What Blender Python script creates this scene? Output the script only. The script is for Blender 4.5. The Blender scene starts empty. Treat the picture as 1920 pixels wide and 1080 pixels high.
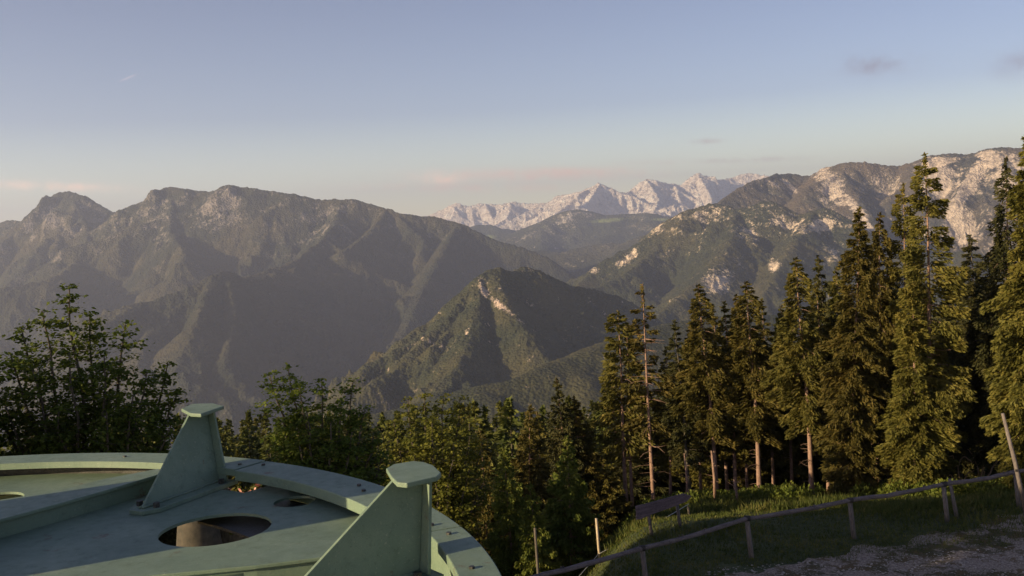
import bpy, math, random
import numpy as np
from mathutils import Vector, Matrix
from mathutils.geometry import tessellate_polygon
PI = math.pi
scene = bpy.context.scene
COL = scene.collection
RNG = np.random.default_rng(7)
random.seed(7)

# ------------------------------------------------------------------ camera
FPX = 1844.0
_p = math.atan(110 / FPX); _r = math.radians(3.0)
F = np.array([0, math.cos(_p), -math.sin(_p)])
R0 = np.array([1.0, 0, 0]); U0 = np.cross(R0, F)
RV = math.cos(_r) * R0 - math.sin(_r) * U0
UV = math.cos(_r) * U0 + math.sin(_r) * R0
def ray(px, py): return F + (px - 960) / FPX * RV + (540 - py) / FPX * UV
def at(px, py, Y):                       # survey: bearing + forward distance -> world point
    d = ray(px, py); return d * (Y / d[1])
def on(px, py, z):                       # bearing -> point on the level z
    d = ray(px, py); return d * (z / d[2])
cam = bpy.data.cameras.new('camera'); cam_o = bpy.data.objects.new('camera', cam); COL.objects.link(cam_o)
cam.sensor_width = 36; cam.lens = 36 * FPX / 1920; cam.clip_start = 0.05; cam.clip_end = 200000
cam_o.matrix_world = Matrix(((RV[0], UV[0], -F[0], 0), (RV[1], UV[1], -F[1], 0), (RV[2], UV[2], -F[2], 0), (0, 0, 0, 1)))
scene.camera = cam_o
scene.view_settings.view_transform = 'Standard'; scene.view_settings.look = 'None'
scene.view_settings.exposure = 1.28; scene.view_settings.gamma = 1.0

# ------------------------------------------------------------------ light
SUN_AZ, SUN_EL = math.radians(116), math.radians(14)      # azimuth to the left of the view
S = Vector((-math.sin(SUN_AZ) * math.cos(SUN_EL), math.cos(SUN_AZ) * math.cos(SUN_EL), math.sin(SUN_EL)))
sl = bpy.data.lights.new('sun', 'SUN'); sl.energy = 5.0; sl.angle = math.radians(0.5); sl.color = (1.0, 0.76, 0.44)
so = bpy.data.objects.new('sun', sl); COL.objects.link(so)
so.rotation_euler = S.to_track_quat('Z', 'Y').to_euler()
W = bpy.data.worlds.new("World"); scene.world = W; W.use_nodes = True
nt = W.node_tree; nt.nodes.clear()
def N(t, ty, **kw):
    n = t.nodes.new(ty)
    for k, v in kw.items(): setattr(n, k, v)
    return n
def L(t, a, b): t.links.new(a, b)
def setin(n, **kw):
    for k, v in kw.items(): n.inputs[k.replace('_', ' ')].default_value = v
def math_n(t, op, a=None, b=None, c=None, clamp=False):
    n = N(t, 'ShaderNodeMath', operation=op); n.use_clamp = clamp
    for i, v in enumerate((a, b, c)):
        if v is None: continue
        if isinstance(v, (int, float)): n.inputs[i].default_value = v
        else: L(t, v, n.inputs[i])
    return n.outputs[0]
def mix_n(t, fac, a, b, blend='MIX'):
    n = N(t, 'ShaderNodeMix', data_type='RGBA', blend_type=blend)
    for i, v in ((0, fac), (6, a), (7, b)):
        if isinstance(v, (int, float)): n.inputs[i].default_value = v
        elif isinstance(v, (tuple, list)): n.inputs[i].default_value = (*v, 1) if len(v) == 3 else v
        else: L(t, v, n.inputs[i])
    return n.outputs[2]
def ramp_n(t, fac, stops):
    n = N(t, 'ShaderNodeValToRGB'); L(t, fac, n.inputs[0]); e = n.color_ramp.elements
    e[0].position, e[0].color = stops[0][0], (*stops[0][1], 1)
    e[1].position, e[1].color = stops[-1][0], (*stops[-1][1], 1)
    for p, c in stops[1:-1]:
        k = e.new(p); k.color = (*c, 1)
    return n.outputs[0]
sky = N(nt, 'ShaderNodeTexSky', sky_type='NISHITA', sun_disc=False)
sky.sun_elevation = SUN_EL; sky.sun_rotation = -SUN_AZ; sky.altitude = 1600
sky.air_density = 1.0; sky.dust_density = 1.6; sky.ozone_density = 2.5
tc = N(nt, 'ShaderNodeTexCoord'); sep = N(nt, 'ShaderNodeSeparateXYZ'); L(nt, tc.outputs['Generated'], sep.inputs[0])
bg = N(nt, 'ShaderNodeBackground'); bg.inputs['Strength'].default_value = 0.072
skycol = sky.outputs[0]
# thin clouds high in the sky: (pixel bearing, angular half sizes, colour, strength)
def sky_dir(px, py):
    v = ray(px, py); return Vector(v / np.linalg.norm(v))
ns = N(nt, 'ShaderNodeTexNoise'); setin(ns, Scale=60.0, Detail=5.0, Roughness=0.6); L(nt, tc.outputs['Generated'], ns.inputs['Vector'])
for px, py, hw, hh, colr, k in [
        (1640, 121, 62, 17, (1.5, 1.65, 2.3), 0.75), (1905, 121, 45, 22, (1.6, 1.75, 2.4), 0.5),
        (1325, 265, 26, 5, (2.2, 2.1, 2.4), 0.7), (1010, 328, 170, 11, (4.6, 3.5, 3.2), 0.9),
        (822, 334, 34, 10, (7.2, 5.4, 4.6), 0.9), (1090, 320, 90, 6, (4.6, 3.6, 3.2), 0.7), (1400, 300, 90, 5, (2.4, 2.3, 2.6), 0.6),
        (110, 350, 120, 8, (6.6, 5.2, 4.6), 0.7), (900, 352, 190, 8, (4.6, 3.6, 3.2), 0.6), (1220, 305, 60, 5, (3.2, 2.7, 2.6), 0.3)]:
    c = sky_dir(px, py); e1 = (sky_dir(px + hw, py - hw * .05) - c); e2 = (sky_dir(px, py - hh) - c)
    sub = N(nt, 'ShaderNodeVectorMath', operation='SUBTRACT'); L(nt, tc.outputs['Generated'], sub.inputs[0]); sub.inputs[1].default_value = c
    ds = []
    for e in (e1, e2):
        d = N(nt, 'ShaderNodeVectorMath', operation='DOT_PRODUCT'); L(nt, sub.outputs[0], d.inputs[0]); d.inputs[1].default_value = e / e.length_squared
        ds.append(math_n(nt, 'MULTIPLY', d.outputs['Value'], d.outputs['Value']))
    q = math_n(nt, 'ADD', ds[0], ds[1]); g = math_n(nt, 'EXPONENT', math_n(nt, 'MULTIPLY', q, -1.0))
    nn = math_n(nt, 'MULTIPLY_ADD', ns.outputs[0], 3.2, -1.0, clamp=True)
    skycol = mix_n(nt, math_n(nt, 'MULTIPLY', math_n(nt, 'MULTIPLY', g, nn), k, clamp=True), skycol, colr)
# contrail
c = sky_dir(240, 146); e1 = sky_dir(254, 140) - c; e2 = Vector(UV).cross(Vector(F)); 
e2 = e1.cross(Vector(F)).normalized()
sub = N(nt, 'ShaderNodeVectorMath', operation='SUBTRACT'); L(nt, tc.outputs['Generated'], sub.inputs[0]); sub.inputs[1].default_value = c
d1 = N(nt, 'ShaderNodeVectorMath', operation='DOT_PRODUCT'); L(nt, sub.outputs[0], d1.inputs[0]); d1.inputs[1].default_value = e1 / e1.length_squared
d2 = N(nt, 'ShaderNodeVectorMath', operation='DOT_PRODUCT'); L(nt, sub.outputs[0], d2.inputs[0]); d2.inputs[1].default_value = e2 * (FPX / 1.1)
q = math_n(nt, 'ADD', math_n(nt, 'POWER', math_n(nt, 'ABSOLUTE', d1.outputs['Value']), 4.0), math_n(nt, 'MULTIPLY', d2.outputs['Value'], d2.outputs['Value']))
g = math_n(nt, 'EXPONENT', math_n(nt, 'MULTIPLY', q, -1.0))
skycol = mix_n(nt, math_n(nt, 'MULTIPLY', g, 0.3), skycol, (7.0, 6.6, 7.0))
hz = ramp_n(nt, math_n(nt, 'MULTIPLY', sep.outputs['Z'], 2.5, clamp=True), [(0.0, (1.9, 1.48, 0.92)), (0.12, (1.36, 1.03, 0.73)), (0.30, (0.76, 0.60, 0.57)), (0.55, (0.68, 0.52, 0.51)), (1.0, (0.6, 0.46, 0.5))])
SKY_TINT = mix_n(nt, 1.0, mix_n(nt, 1.0, skycol, hz, 'MULTIPLY'), (1.5, 1.5, 1.5), 'MULTIPLY')
L(nt, SKY_TINT, bg.inputs[0]); wo = N(nt, 'ShaderNodeOutputWorld'); L(nt, bg.outputs[0], wo.inputs[0])

# ------------------------------------------------------------------ materials
def mat(name):
    m = bpy.data.materials.new(name); m.use_nodes = True; t = m.node_tree
    b = t.nodes['Principled BSDF']; b.inputs['Roughness'].default_value = 0.8; b.inputs['Specular IOR Level'].default_value = 0.3
    return m, t, b
def noise(t, scale, detail=4, rough=0.6, vec=None, out=0):
    n = N(t, 'ShaderNodeTexNoise'); setin(n, Scale=scale, Detail=float(detail), Roughness=rough)
    if vec is not None: L(t, vec, n.inputs['Vector'])
    return n.outputs[out]
def geo_pos(t): return N(t, 'ShaderNodeNewGeometry').outputs['Position']
def obj_pos(t): return N(t, 'ShaderNodeTexCoord').outputs['Object']
def bump(t, h, strength, dist, b):
    n = N(t, 'ShaderNodeBump'); n.inputs['Strength'].default_value = strength; n.inputs['Distance'].default_value = dist
    L(t, h, n.inputs['Height']); L(t, n.outputs[0], b.inputs['Normal'])

def paint_mat():
    m, t, b = mat('weathered_green_paint'); v = obj_pos(t)
    n1 = noise(t, 2.6, 7, 0.7, v); n2 = noise(t, 22.0, 5, 0.7, v); n3 = noise(t, 300.0, 2, 0.6, v); n4 = noise(t, 7.0, 8, 0.75, v); n5 = noise(t, 95.0, 3, 0.7, v)
    base = ramp_n(t, n1, [(0.32, (0.100, 0.150, 0.112)), (0.5, (0.130, 0.188, 0.140)), (0.68, (0.170, 0.228, 0.170))])
    c = mix_n(t, math_n(t, 'MULTIPLY_ADD', n2, 3.2, -1.75, clamp=True), base, (0.075, 0.105, 0.08))       # grime
    c = mix_n(t, math_n(t, 'MULTIPLY_ADD', n5, 9.0, -5.6, clamp=True), c, (0.25, 0.28, 0.22))             # chalky flecks
    c = mix_n(t, math_n(t, 'MULTIPLY_ADD', n4, 12.0, -7.4, clamp=True), c, (0.10, 0.055, 0.03))           # rust
    c = mix_n(t, math_n(t, 'MULTIPLY_ADD', n3, 7.0, -4.35, clamp=True), c, (0.05, 0.055, 0.04))            # specks
    L(t, c, b.inputs['Base Color']); L(t, math_n(t, 'MULTIPLY_ADD', n2, 0.5, 0.3), b.inputs['Roughness'])
    bump(t, math_n(t, 'MULTIPLY_ADD', n3, 0.4, n2), 0.35, 0.003, b)
    return m
def simple_mat(name, c1, c2, scale, rough=0.85, bs=0.4, bd=0.01, stretch=None, seed_obj=True):
    m, t, b = mat(name); v = obj_pos(t)
    if stretch:
        mp = N(t, 'ShaderNodeMapping'); mp.inputs['Scale'].default_value = stretch; L(t, v, mp.inputs[0]); v = mp.outputs[0]
    n = noise(t, scale, 6, 0.65, v); n2 = noise(t, scale * 7, 3, 0.6, v)
    f = math_n(t, 'MULTIPLY_ADD', n2, 0.5, math_n(t, 'MULTIPLY', n, 0.5))
    L(t, ramp_n(t, f, [(0.38, c1), (0.62, c2)]), b.inputs['Base Color']); b.inputs['Roughness'].default_value = rough
    bump(t, f, bs, bd, b)
    return m
def leaf_mat(name, c1, c2, c3, trans=0.25, scale=1.2):
    m, t, b = mat(name); v = geo_pos(t)
    n = noise(t, scale, 4, 0.7, v); n2 = noise(t, scale * 9, 2, 0.5, v)
    f = math_n(t, 'MULTIPLY_ADD', n2, 0.5, math_n(t, 'MULTIPLY', n, 0.5))
    c = ramp_n(t, f, [(0.36, c1), (0.5, c2), (0.66, c3)])
    oi = N(t, 'ShaderNodeObjectInfo'); hs = N(t, 'ShaderNodeHueSaturation'); L(t, c, hs.inputs['Color'])
    L(t, math_n(t, 'MULTIPLY_ADD', oi.outputs['Random'], 0.022, 0.492), hs.inputs['Hue'])
    L(t, math_n(t, 'MULTIPLY_ADD', oi.outputs['Random'], 0.4, 0.85), hs.inputs['Value'])
    L(t, hs.outputs[0], b.inputs['Base Color']); b.inputs['Roughness'].default_value = 0.7; b.inputs['Specular IOR Level'].default_value = 0.2
    tr = N(t, 'ShaderNodeBsdfTranslucent'); L(t, hs.outputs[0], tr.inputs[0])
    mx = N(t, 'ShaderNodeMixShader'); mx.inputs[0].default_value = trans
    L(t, b.outputs[0], mx.inputs[1]); L(t, tr.outputs[0], mx.inputs[2]); L(t, mx.outputs[0], t.nodes['Material Output'].inputs[0])
    return m
M = {}
M['paint'] = paint_mat()
M['steel'] = simple_mat('dark_steel_and_painted_shade', (0.02, 0.022, 0.02), (0.06, 0.06, 0.055), 20, 0.5)  # steel of bolts and beam; also shade painted on web and backing sheets
M['wood'] = simple_mat('grey_weathered_wood', (0.07, 0.06, 0.056), (0.18, 0.155, 0.145), 6, 0.9, 0.6, 0.01, (1, 1, 0.2))
M['rail'] = simple_mat('grey_weathered_rail', (0.07, 0.058, 0.06), (0.17, 0.145, 0.145), 5, 0.9, 0.6, 0.01, (0.3, 2, 2))
M['pale_wood'] = simple_mat('sun_bleached_wood', (0.30, 0.24, 0.17), (0.50, 0.42, 0.30), 8, 0.9, 0.4, 0.01)
M['dark_cap'] = simple_mat('dark_iron_strap', (0.015, 0.013, 0.013), (0.04, 0.035, 0.035), 12, 0.6)
M['bark'] = simple_mat('spruce_bark', (0.12, 0.075, 0.055), (0.30, 0.20, 0.155), 5, 0.95, 0.8, 0.03, (1, 1, 0.35))
M['bark_red'] = simple_mat('reddish_bark', (0.12, 0.072, 0.05), (0.30, 0.20, 0.155), 5, 0.95, 0.8, 0.03, (1, 1, 0.35))
M['bark_dark'] = simple_mat('grey_bark', (0.05, 0.045, 0.035), (0.13, 0.11, 0.09), 6, 0.95, 0.8, 0.02, (1, 1, 0.4))
M['wire'] = simple_mat('pale_wire', (0.45, 0.47, 0.45), (0.6, 0.6, 0.58), 20, 0.5)
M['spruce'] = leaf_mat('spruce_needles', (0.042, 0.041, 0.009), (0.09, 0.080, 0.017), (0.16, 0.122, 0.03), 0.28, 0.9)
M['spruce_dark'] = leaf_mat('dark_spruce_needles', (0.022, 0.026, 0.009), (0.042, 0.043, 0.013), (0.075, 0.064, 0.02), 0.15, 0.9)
M['spruce_green'] = leaf_mat('green_spruce_needles', (0.05, 0.068, 0.012), (0.10, 0.118, 0.02), (0.19, 0.18, 0.035), 0.35, 0.9)
M['far_conifer'] = leaf_mat('distant_needles', (0.036, 0.046, 0.010), (0.075, 0.084, 0.017), (0.14, 0.13, 0.03), 0.25, 0.12)
M['maple'] = leaf_mat('maple_leaves', (0.045, 0.072, 0.012), (0.095, 0.14, 0.022), (0.20, 0.23, 0.035), 0.45, 1.6)
M['beech'] = leaf_mat('beech_leaves', (0.055, 0.066, 0.010), (0.11, 0.115, 0.018), (0.20, 0.18, 0.035), 0.38, 1.4)
M['grassblade'] = leaf_mat('meadow_grass', (0.035, 0.052, 0.011), (0.07, 0.088, 0.018), (0.17, 0.15, 0.045), 0.3, 0.6)
M['shrub'] = leaf_mat('shrub_leaves', (0.05, 0.07, 0.012), (0.10, 0.125, 0.02), (0.19, 0.18, 0.04), 0.35, 2)
M['petal'] = simple_mat('flower_petals', (0.22, 0.04, 0.035), (0.5, 0.3, 0.25), 9, 0.7)
M['concrete'] = simple_mat('stained_concrete', (0.035, 0.034, 0.028), (0.08, 0.07, 0.055), 3, 0.9)
M['twig'] = simple_mat('bare_twig_wood', (0.26, 0.17, 0.11), (0.45, 0.32, 0.22), 6, 0.9)

def terrain_mat(name, forest, rock, meadow, tree_m, relief):
    """forest / rock blended by the 'rock' attribute, tree crowns as bump"""
    m, t, b = mat(name); v = geo_pos(t)
    at_ = N(t, 'ShaderNodeAttribute', attribute_name='rock'); am = N(t, 'ShaderNodeAttribute', attribute_name='meadow')
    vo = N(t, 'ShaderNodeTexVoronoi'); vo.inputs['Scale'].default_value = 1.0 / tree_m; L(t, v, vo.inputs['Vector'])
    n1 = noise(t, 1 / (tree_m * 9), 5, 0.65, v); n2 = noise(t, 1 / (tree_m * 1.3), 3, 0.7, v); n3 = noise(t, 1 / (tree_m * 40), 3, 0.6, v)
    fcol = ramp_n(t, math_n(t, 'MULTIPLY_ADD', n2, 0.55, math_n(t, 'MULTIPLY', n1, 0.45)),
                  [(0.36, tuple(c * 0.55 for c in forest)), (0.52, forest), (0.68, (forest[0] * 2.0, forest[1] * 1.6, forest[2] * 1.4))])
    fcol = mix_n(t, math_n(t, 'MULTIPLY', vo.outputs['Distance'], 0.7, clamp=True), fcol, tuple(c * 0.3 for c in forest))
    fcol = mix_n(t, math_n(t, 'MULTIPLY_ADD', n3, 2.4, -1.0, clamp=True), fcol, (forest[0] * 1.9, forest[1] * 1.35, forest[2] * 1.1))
    rn = noise(t, 1 / (tree_m * 2.5), 8, 0.72, v)
    rcol = ramp_n(t, rn, [(0.34, tuple(c * 0.38 for c in rock)), (0.5, rock), (0.66, tuple(min(.75, c * 1.45) for c in rock))])
    fac = math_n(t, 'MULTIPLY_ADD', math_n(t, 'SUBTRACT', n2, 0.5), 1.5, math_n(t, 'MULTIPLY_ADD', math_n(t, 'SUBTRACT', n1, 0.5), 1.6, at_.outputs['Fac']))
    fac = math_n(t, 'MULTIPLY_ADD', fac, 3.0, -1.0, clamp=True)
    c = mix_n(t, fac, fcol, rcol)
    c = mix_n(t, math_n(t, 'MULTIPLY_ADD', am.outputs['Fac'], 2.5, math_n(t, 'MULTIPLY_ADD', n1, 1.2, -1.6), clamp=True), c, meadow)
    L(t, c, b.inputs['Base Color']); b.inputs['Roughness'].default_value = 0.95; b.inputs['Specular IOR Level'].default_value = 0.1
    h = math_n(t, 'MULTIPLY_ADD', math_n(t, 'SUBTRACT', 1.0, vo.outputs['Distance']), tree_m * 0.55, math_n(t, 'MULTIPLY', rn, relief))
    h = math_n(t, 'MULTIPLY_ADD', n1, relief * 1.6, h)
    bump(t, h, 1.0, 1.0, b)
    return m

# ------------------------------------------------------------------ scene graph helpers
def tag(o, label=None, cat=None, group=None, kind=None):
    if label: o['label'] = label
    if cat: o['category'] = cat
    if group: o['group'] = group
    if kind: o['kind'] = kind
    return o
def link(name, me, m=None, parent=None, loc=None):
    o = bpy.data.objects.new(name, me); COL.objects.link(o)
    if m is not None and me is not None and not me.materials: me.materials.append(m)
    if parent is not None: o.parent = parent
    if loc is not None: o.location = loc
    return o
def thing(name, label, cat, loc=(0, 0, 0), group=None):
    o = link(name, None, loc=loc); o.empty_display_size = 0.3
    return tag(o, label, cat, group)
def mesh_np(name, V, Fc, k, smooth=False):
    me = bpy.data.meshes.new(name); V = np.asarray(V, np.float32); Fc = np.asarray(Fc, np.int32)
    me.vertices.add(len(V)); me.vertices.foreach_set('co', V.ravel())
    n = len(Fc); me.loops.add(n * k); me.loops.foreach_set('vertex_index', Fc.ravel())
    me.polygons.add(n); me.polygons.foreach_set('loop_start', np.arange(0, n * k, k, dtype=np.int32))
    me.polygons.foreach_set('loop_total', np.full(n, k, np.int32))
    if smooth: me.polygons.foreach_set('use_smooth', np.ones(n, bool))
    me.update(calc_edges=True); me.validate(); return me
class MB:
    def __init__(s): s.v = []; s.f = []
    def add(s, vs, fs):
        b = len(s.v); s.v += [tuple(map(float, p)) for p in vs]; s.f += [tuple(b + i for i in f) for f in fs]
    def tube(s, pts, rads, seg=8, cap=True):
        pts = [Vector(p) for p in pts]; vs = []; n = len(pts)
        ref = Vector((0.3, 0.9, 0.2))
        for i, p in enumerate(pts):
            d = (pts[min(i + 1, n - 1)] - pts[max(i - 1, 0)]).normalized()
            if abs(d.dot(ref)) > 0.95: ref = Vector((0.9, 0.1, 0.3))
            a = d.cross(ref).normalized(); b = d.cross(a)
            for k in range(seg):
                t = 2 * PI * k / seg; vs.append(p + (a * math.cos(t) + b * math.sin(t)) * rads[i])
        fs = [(i * seg + k, i * seg + (k + 1) % seg, (i + 1) * seg + (k + 1) % seg, (i + 1) * seg + k) for i in range(n - 1) for k in range(seg)]
        if cap: fs += [tuple(range(seg))[::-1], tuple((n - 1) * seg + k for k in range(seg))]
        s.add(vs, fs)
    def box(s, c, sx, sy, sz, M3=None):
        M3 = M3 or Matrix.Identity(3); c = Vector(c)
        vs = [c + M3 @ Vector((x * sx / 2, y * sy / 2, z * sz / 2)) for x in (-1, 1) for y in (-1, 1) for z in (-1, 1)]
        s.add(vs, [(0, 1, 3, 2), (4, 6, 7, 5), (0, 4, 5, 1), (2, 3, 7, 6), (0, 2, 6, 4), (1, 5, 7, 3)])
    def plate(s, outer, holes, ztop, th):
        """flat plate with holes, loops of (x, y)"""
        loops = [outer] + holes; flat = [p for l in loops for p in l]; n = len(flat)
        tris = tessellate_polygon([[Vector((p[0], p[1], 0)) for p in l] for l in loops])
        vs = [(p[0], p[1], ztop) for p in flat] + [(p[0], p[1], ztop - th) for p in flat]
        fs = [tuple(t) for t in tris] + [tuple(i + n for i in t[::-1]) for t in tris]; b = 0
        for l in loops:
            m = len(l)
            for i in range(m):
                j = (i + 1) % m; fs.append((b + i, b + j, b + j + n, b + i + n))
            b += m
        s.add(vs, fs)
    def prism(s, pts, nrm, th):
        """planar polygon (3D points) thickened by th along nrm"""
        nrm = Vector(nrm).normalized(); n = len(pts); a = [Vector(p) - nrm * th / 2 for p in pts]; b = [Vector(p) + nrm * th / 2 for p in pts]
        s.add(a + b, [tuple(range(n))[::-1], tuple(range(n, 2 * n))] + [(i, (i + 1) % n, (i + 1) % n + n, i + n) for i in range(n)])
    def build(s, name, m, parent=None, smooth=False, bev=0):
        me = bpy.data.meshes.new(name); me.from_pydata(s.v, [], s.f); me.update()
        import bmesh
        bm = bmesh.new(); bm.from_mesh(me); bmesh.ops.recalc_face_normals(bm, faces=bm.faces[:]); bm.to_mesh(me); bm.free()
        if smooth:
            for p in me.polygons: p.use_smooth = True
        o = link(name, me, m, parent)
        if bev:
            md = o.modifiers.new('bevel', 'BEVEL'); md.width = bev; md.segments = 2; md.limit_method = 'ANGLE'; md.angle_limit = math.radians(40)
        return o

# ------------------------------------------------------------------ numpy noise
def _hash(ix, iy, seed):
    h = (ix.astype(np.int64) * 374761393 + iy.astype(np.int64) * 668265263 + seed * 1442695041) & 0xffffffff
    h = ((h ^ (h >> 13)) * 1274126177) & 0xffffffff
    return ((h ^ (h >> 16)) & 0xffffff) / float(0xffffff)
def vnoise(x, y, seed=0):
    ix = np.floor(x); iy = np.floor(y); fx = x - ix; fy = y - iy
    u = fx * fx * fx * (fx * (fx * 6 - 15) + 10); v = fy * fy * fy * (fy * (fy * 6 - 15) + 10)
    a = _hash(ix, iy, seed); b = _hash(ix + 1, iy, seed); c_ = _hash(ix, iy + 1, seed); d = _hash(ix + 1, iy + 1, seed)
    return a + (b - a) * u + (c_ - a) * v + (a - b - c_ + d) * u * v
def fbm(x, y, seed=0, oct=5, gain=0.5):
    s = 0; a = 1; t = 0
    for i in range(oct):
        s = s + a * (vnoise(x + 17.3 * i, y - 9.1 * i, seed + i) * 2 - 1); t += a; a *= gain; x, y = x * 1.9 * 0.8 + y * 1.9 * 0.6, -x * 1.9 * 0.6 + y * 1.9 * 0.8
    return s / t
def ridged(x, y, seed=0, oct=5, gain=0.55):
    s = 0; a = 1; t = 0; w = 1
    for i in range(oct):
        n = 1 - np.abs(vnoise(x + 31.7 * i, y + 12.9 * i, seed + i) * 2 - 1); n = n * n * w; s = s + a * n; t += a; w = np.clip(n * 1.6, 0, 1)
        a *= gain; x, y = x * 2 * 0.8 + y * 2 * 0.6, -x * 2 * 0.6 + y * 2 * 0.8
    return s / t
def smooth(a, b, x):
    t = np.clip((x - a) / (b - a), 0, 1); return t * t * (3 - 2 * t)

# ------------------------------------------------------------------ mountains
def px_of(x, y, z):
    d = np.stack([x, y, z], -1); w = d @ F; return 960 + FPX * (d @ RV) / w, 540 - FPX * (d @ UV) / w
def mountain(name, lines, px0, px1, y0, y1, nc, nr, base, slope, spur, seed, material, rock_fn, amp=1.0, power=1.0, feature=500.0, rnd=0.22):
    """lines: crest lines as (bearing x, bearing y, distance); spur=(every, length, descent, jitter)"""
    rng = np.random.default_rng(seed); segs = []
    for ln, sp in lines:
        q_ = np.array(ln, float)
        if len(q_) > 3:
            pad = np.vstack([2 * q_[0] - q_[1], q_, 2 * q_[-1] - q_[-2]]); o_ = []
            for i in range(1, len(pad) - 2):
                for t_ in (0, .25, .5, .75):
                    p0, p1, p2, p3 = pad[i - 1:i + 3]; o_.append(p1 + 0.5 * t_ * (p2 - p0 + t_ * (2 * p0 - 5 * p1 + 4 * p2 - p3 + t_ * (3 * (p1 - p2) + p3 - p0))))
            q_ = np.array(o_ + [pad[-2]])
        P3 = [at(*q) for q in q_]
        for a, b in zip(P3[:-1], P3[1:]): segs.append((a, b, slope))
        if sp and spur:
            every, length, descent, jit = spur
            acc = rng.uniform(0, every)
            for a, b in zip(P3[:-1], P3[1:]):
                d = b - a; l = float(np.hypot(d[0], d[1])); 
                while acc < l:
                    p = a + d * acc / l; acc += every * rng.uniform(0.6, 1.5)
                    for sgn in (-1, 1):
                        nrm = np.array([-d[1], d[0]]) / max(l, 1e-6) * sgn
                        if nrm[1] > 0.2 and rng.random() < 0.5: continue
                        an = math.atan2(nrm[1], nrm[0]) + rng.normal(0, jit); q = p.copy(); LL = length * rng.uniform(0.4, 1.2); ns_ = 5
                        z = q[2] - rng.uniform(0, 30)
                        for k in range(ns_):
                            an += rng.normal(0, 0.28); st = LL / ns_
                            z2 = z - st * descent * rng.uniform(0.4, 1.6); q2 = q + np.array([math.cos(an) * st, math.sin(an) * st, 0])
                            segs.append((np.array([q[0], q[1], z]), np.array([q2[0], q2[1], z2]), slope * 1.15))
                            if k in (1, 2, 3):
                                for s2 in (-1, 1):
                                    if rng.random() < 0.75:
                                        a2 = an + s2 * rng.uniform(0.6, 1.1); l2 = LL * rng.uniform(0.15, 0.35)
                                        q3 = q2 + np.array([math.cos(a2) * l2, math.sin(a2) * l2, 0]); segs.append((np.array([q2[0], q2[1], z2]), np.array([q3[0], q3[1], z2 - l2 * descent * rng.uniform(0.9, 1.5)]), slope * 1.25))
                            q, z = q2, z2
                acc -= l
    pxs = np.linspace(px0, px1, nc); tx = (pxs - 960) / FPX
    ys = np.linspace(y0, y1, nr) if y1 / y0 < 2 else y0 * (y1 / y0) ** np.linspace(0, 1, nr)
    Y, T = np.meshgrid(ys, tx, indexing='ij'); X = T * Y
    wx = fbm(X / feature / 1.4, Y / feature / 1.4, seed, 4) * feature * 0.7 * amp; wy = fbm(X / feature / 1.4 + 50, Y / feature / 1.4 + 9, seed + 5, 4) * feature * 0.7 * amp
    H = np.full(X.shape, base, float); Dm = np.full(X.shape, 1e9)
    mains = sum(len(l[0]) - 1 for l in lines)
    cut = None
    for ps in (0, 1):                     # exact near the crests, warped away from them
        ww = 0 if ps == 0 else smooth(0, feature * 0.55, Dm)
        Hn = np.full(X.shape, base, float)
        for a, b, s_ in segs:
            qx, qy = X + wx * ww, Y + wy * ww
            dx, dy = b[0] - a[0], b[1] - a[1]; l2 = dx * dx + dy * dy + 1e-6
            t = np.clip(((qx - a[0]) * dx + (qy - a[1]) * dy) / l2, 0, 1)
            d = np.hypot(qx - a[0] - t * dx, qy - a[1] - t * dy)
            if ps: d = np.sqrt(d * d + (rnd * feature) ** 2) - rnd * feature
            if ps == 0: Dm = np.minimum(Dm, d)
            else: Hn = np.maximum(Hn, a[2] + t * (b[2] - a[2]) - s_ * (d ** power) * (800.0 ** (1 - power)))
        if ps: H = Hn
    fade = smooth(0, feature * 0.6, Dm)
    H = H + (ridged(X / feature, Y / feature, seed + 11, 6) - 0.60) * feature * 0.30 * amp * fade
    H = H + (ridged(X / feature * 2.7 + 7, Y / feature * 2.7, seed + 15, 5) - 0.55) * feature * 0.11 * amp * (0.15 + 0.85 * fade)
    H = H + fbm(X / feature * 4, Y / feature * 4, seed + 21, 4, 0.6) * feature * 0.05 * amp * (0.4 + 0.6 * fade)
    H = H + (ridged(X / feature * 8, Y / feature * 8, seed + 41, 4, 0.6) - 0.5) * feature * 0.035 * amp * (0.35 + 0.65 * fade)
    H = H + fbm(X / feature * 16, Y / feature * 16, seed + 31, 3, 0.6) * feature * 0.014 * amp
    V = np.stack([X, Y, H], -1)
    gy, gx = np.gradient(H); dxs = X * 0 + np.gradient(X, axis=1); dys = np.gradient(Y, axis=0)
    steep = np.hypot(gx / dxs, gy / dys)
    idx = np.arange(nr * nc).reshape(nr, nc); q = np.stack([idx[:-1, :-1], idx[:-1, 1:], idx[1:, 1:], idx[1:, :-1]], -1).reshape(-1, 4)
    me = mesh_np(name, V.reshape(-1, 3), q, 4, True)
    PX, PY = px_of(X, Y, H)
    rock, mead = rock_fn(X, Y, H, steep, PX, PY, seed)
    for nm, arr in (('rock', rock), ('meadow', mead)):
        a_ = me.attributes.new(nm, 'FLOAT', 'POINT'); a_.data.foreach_set('value', np.clip(arr, 0, 1).astype(np.float32).ravel())
    o = link(name, me, material); return tag(o, kind='structure')
def blobs(PX, PY, lst):
    s = np.zeros(PX.shape)
    for x, y, a, b, ang, k in lst:
        c_, s_ = math.cos(math.radians(ang)), math.sin(math.radians(ang)); u = ((PX - x) * c_ - (PY - y) * s_) / a; v = ((PX - x) * s_ + (PY - y) * c_) / b
        s = np.maximum(s, k * np.exp(-(u * u + v * v) ** 1.5))
    return s
SP = 1
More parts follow.
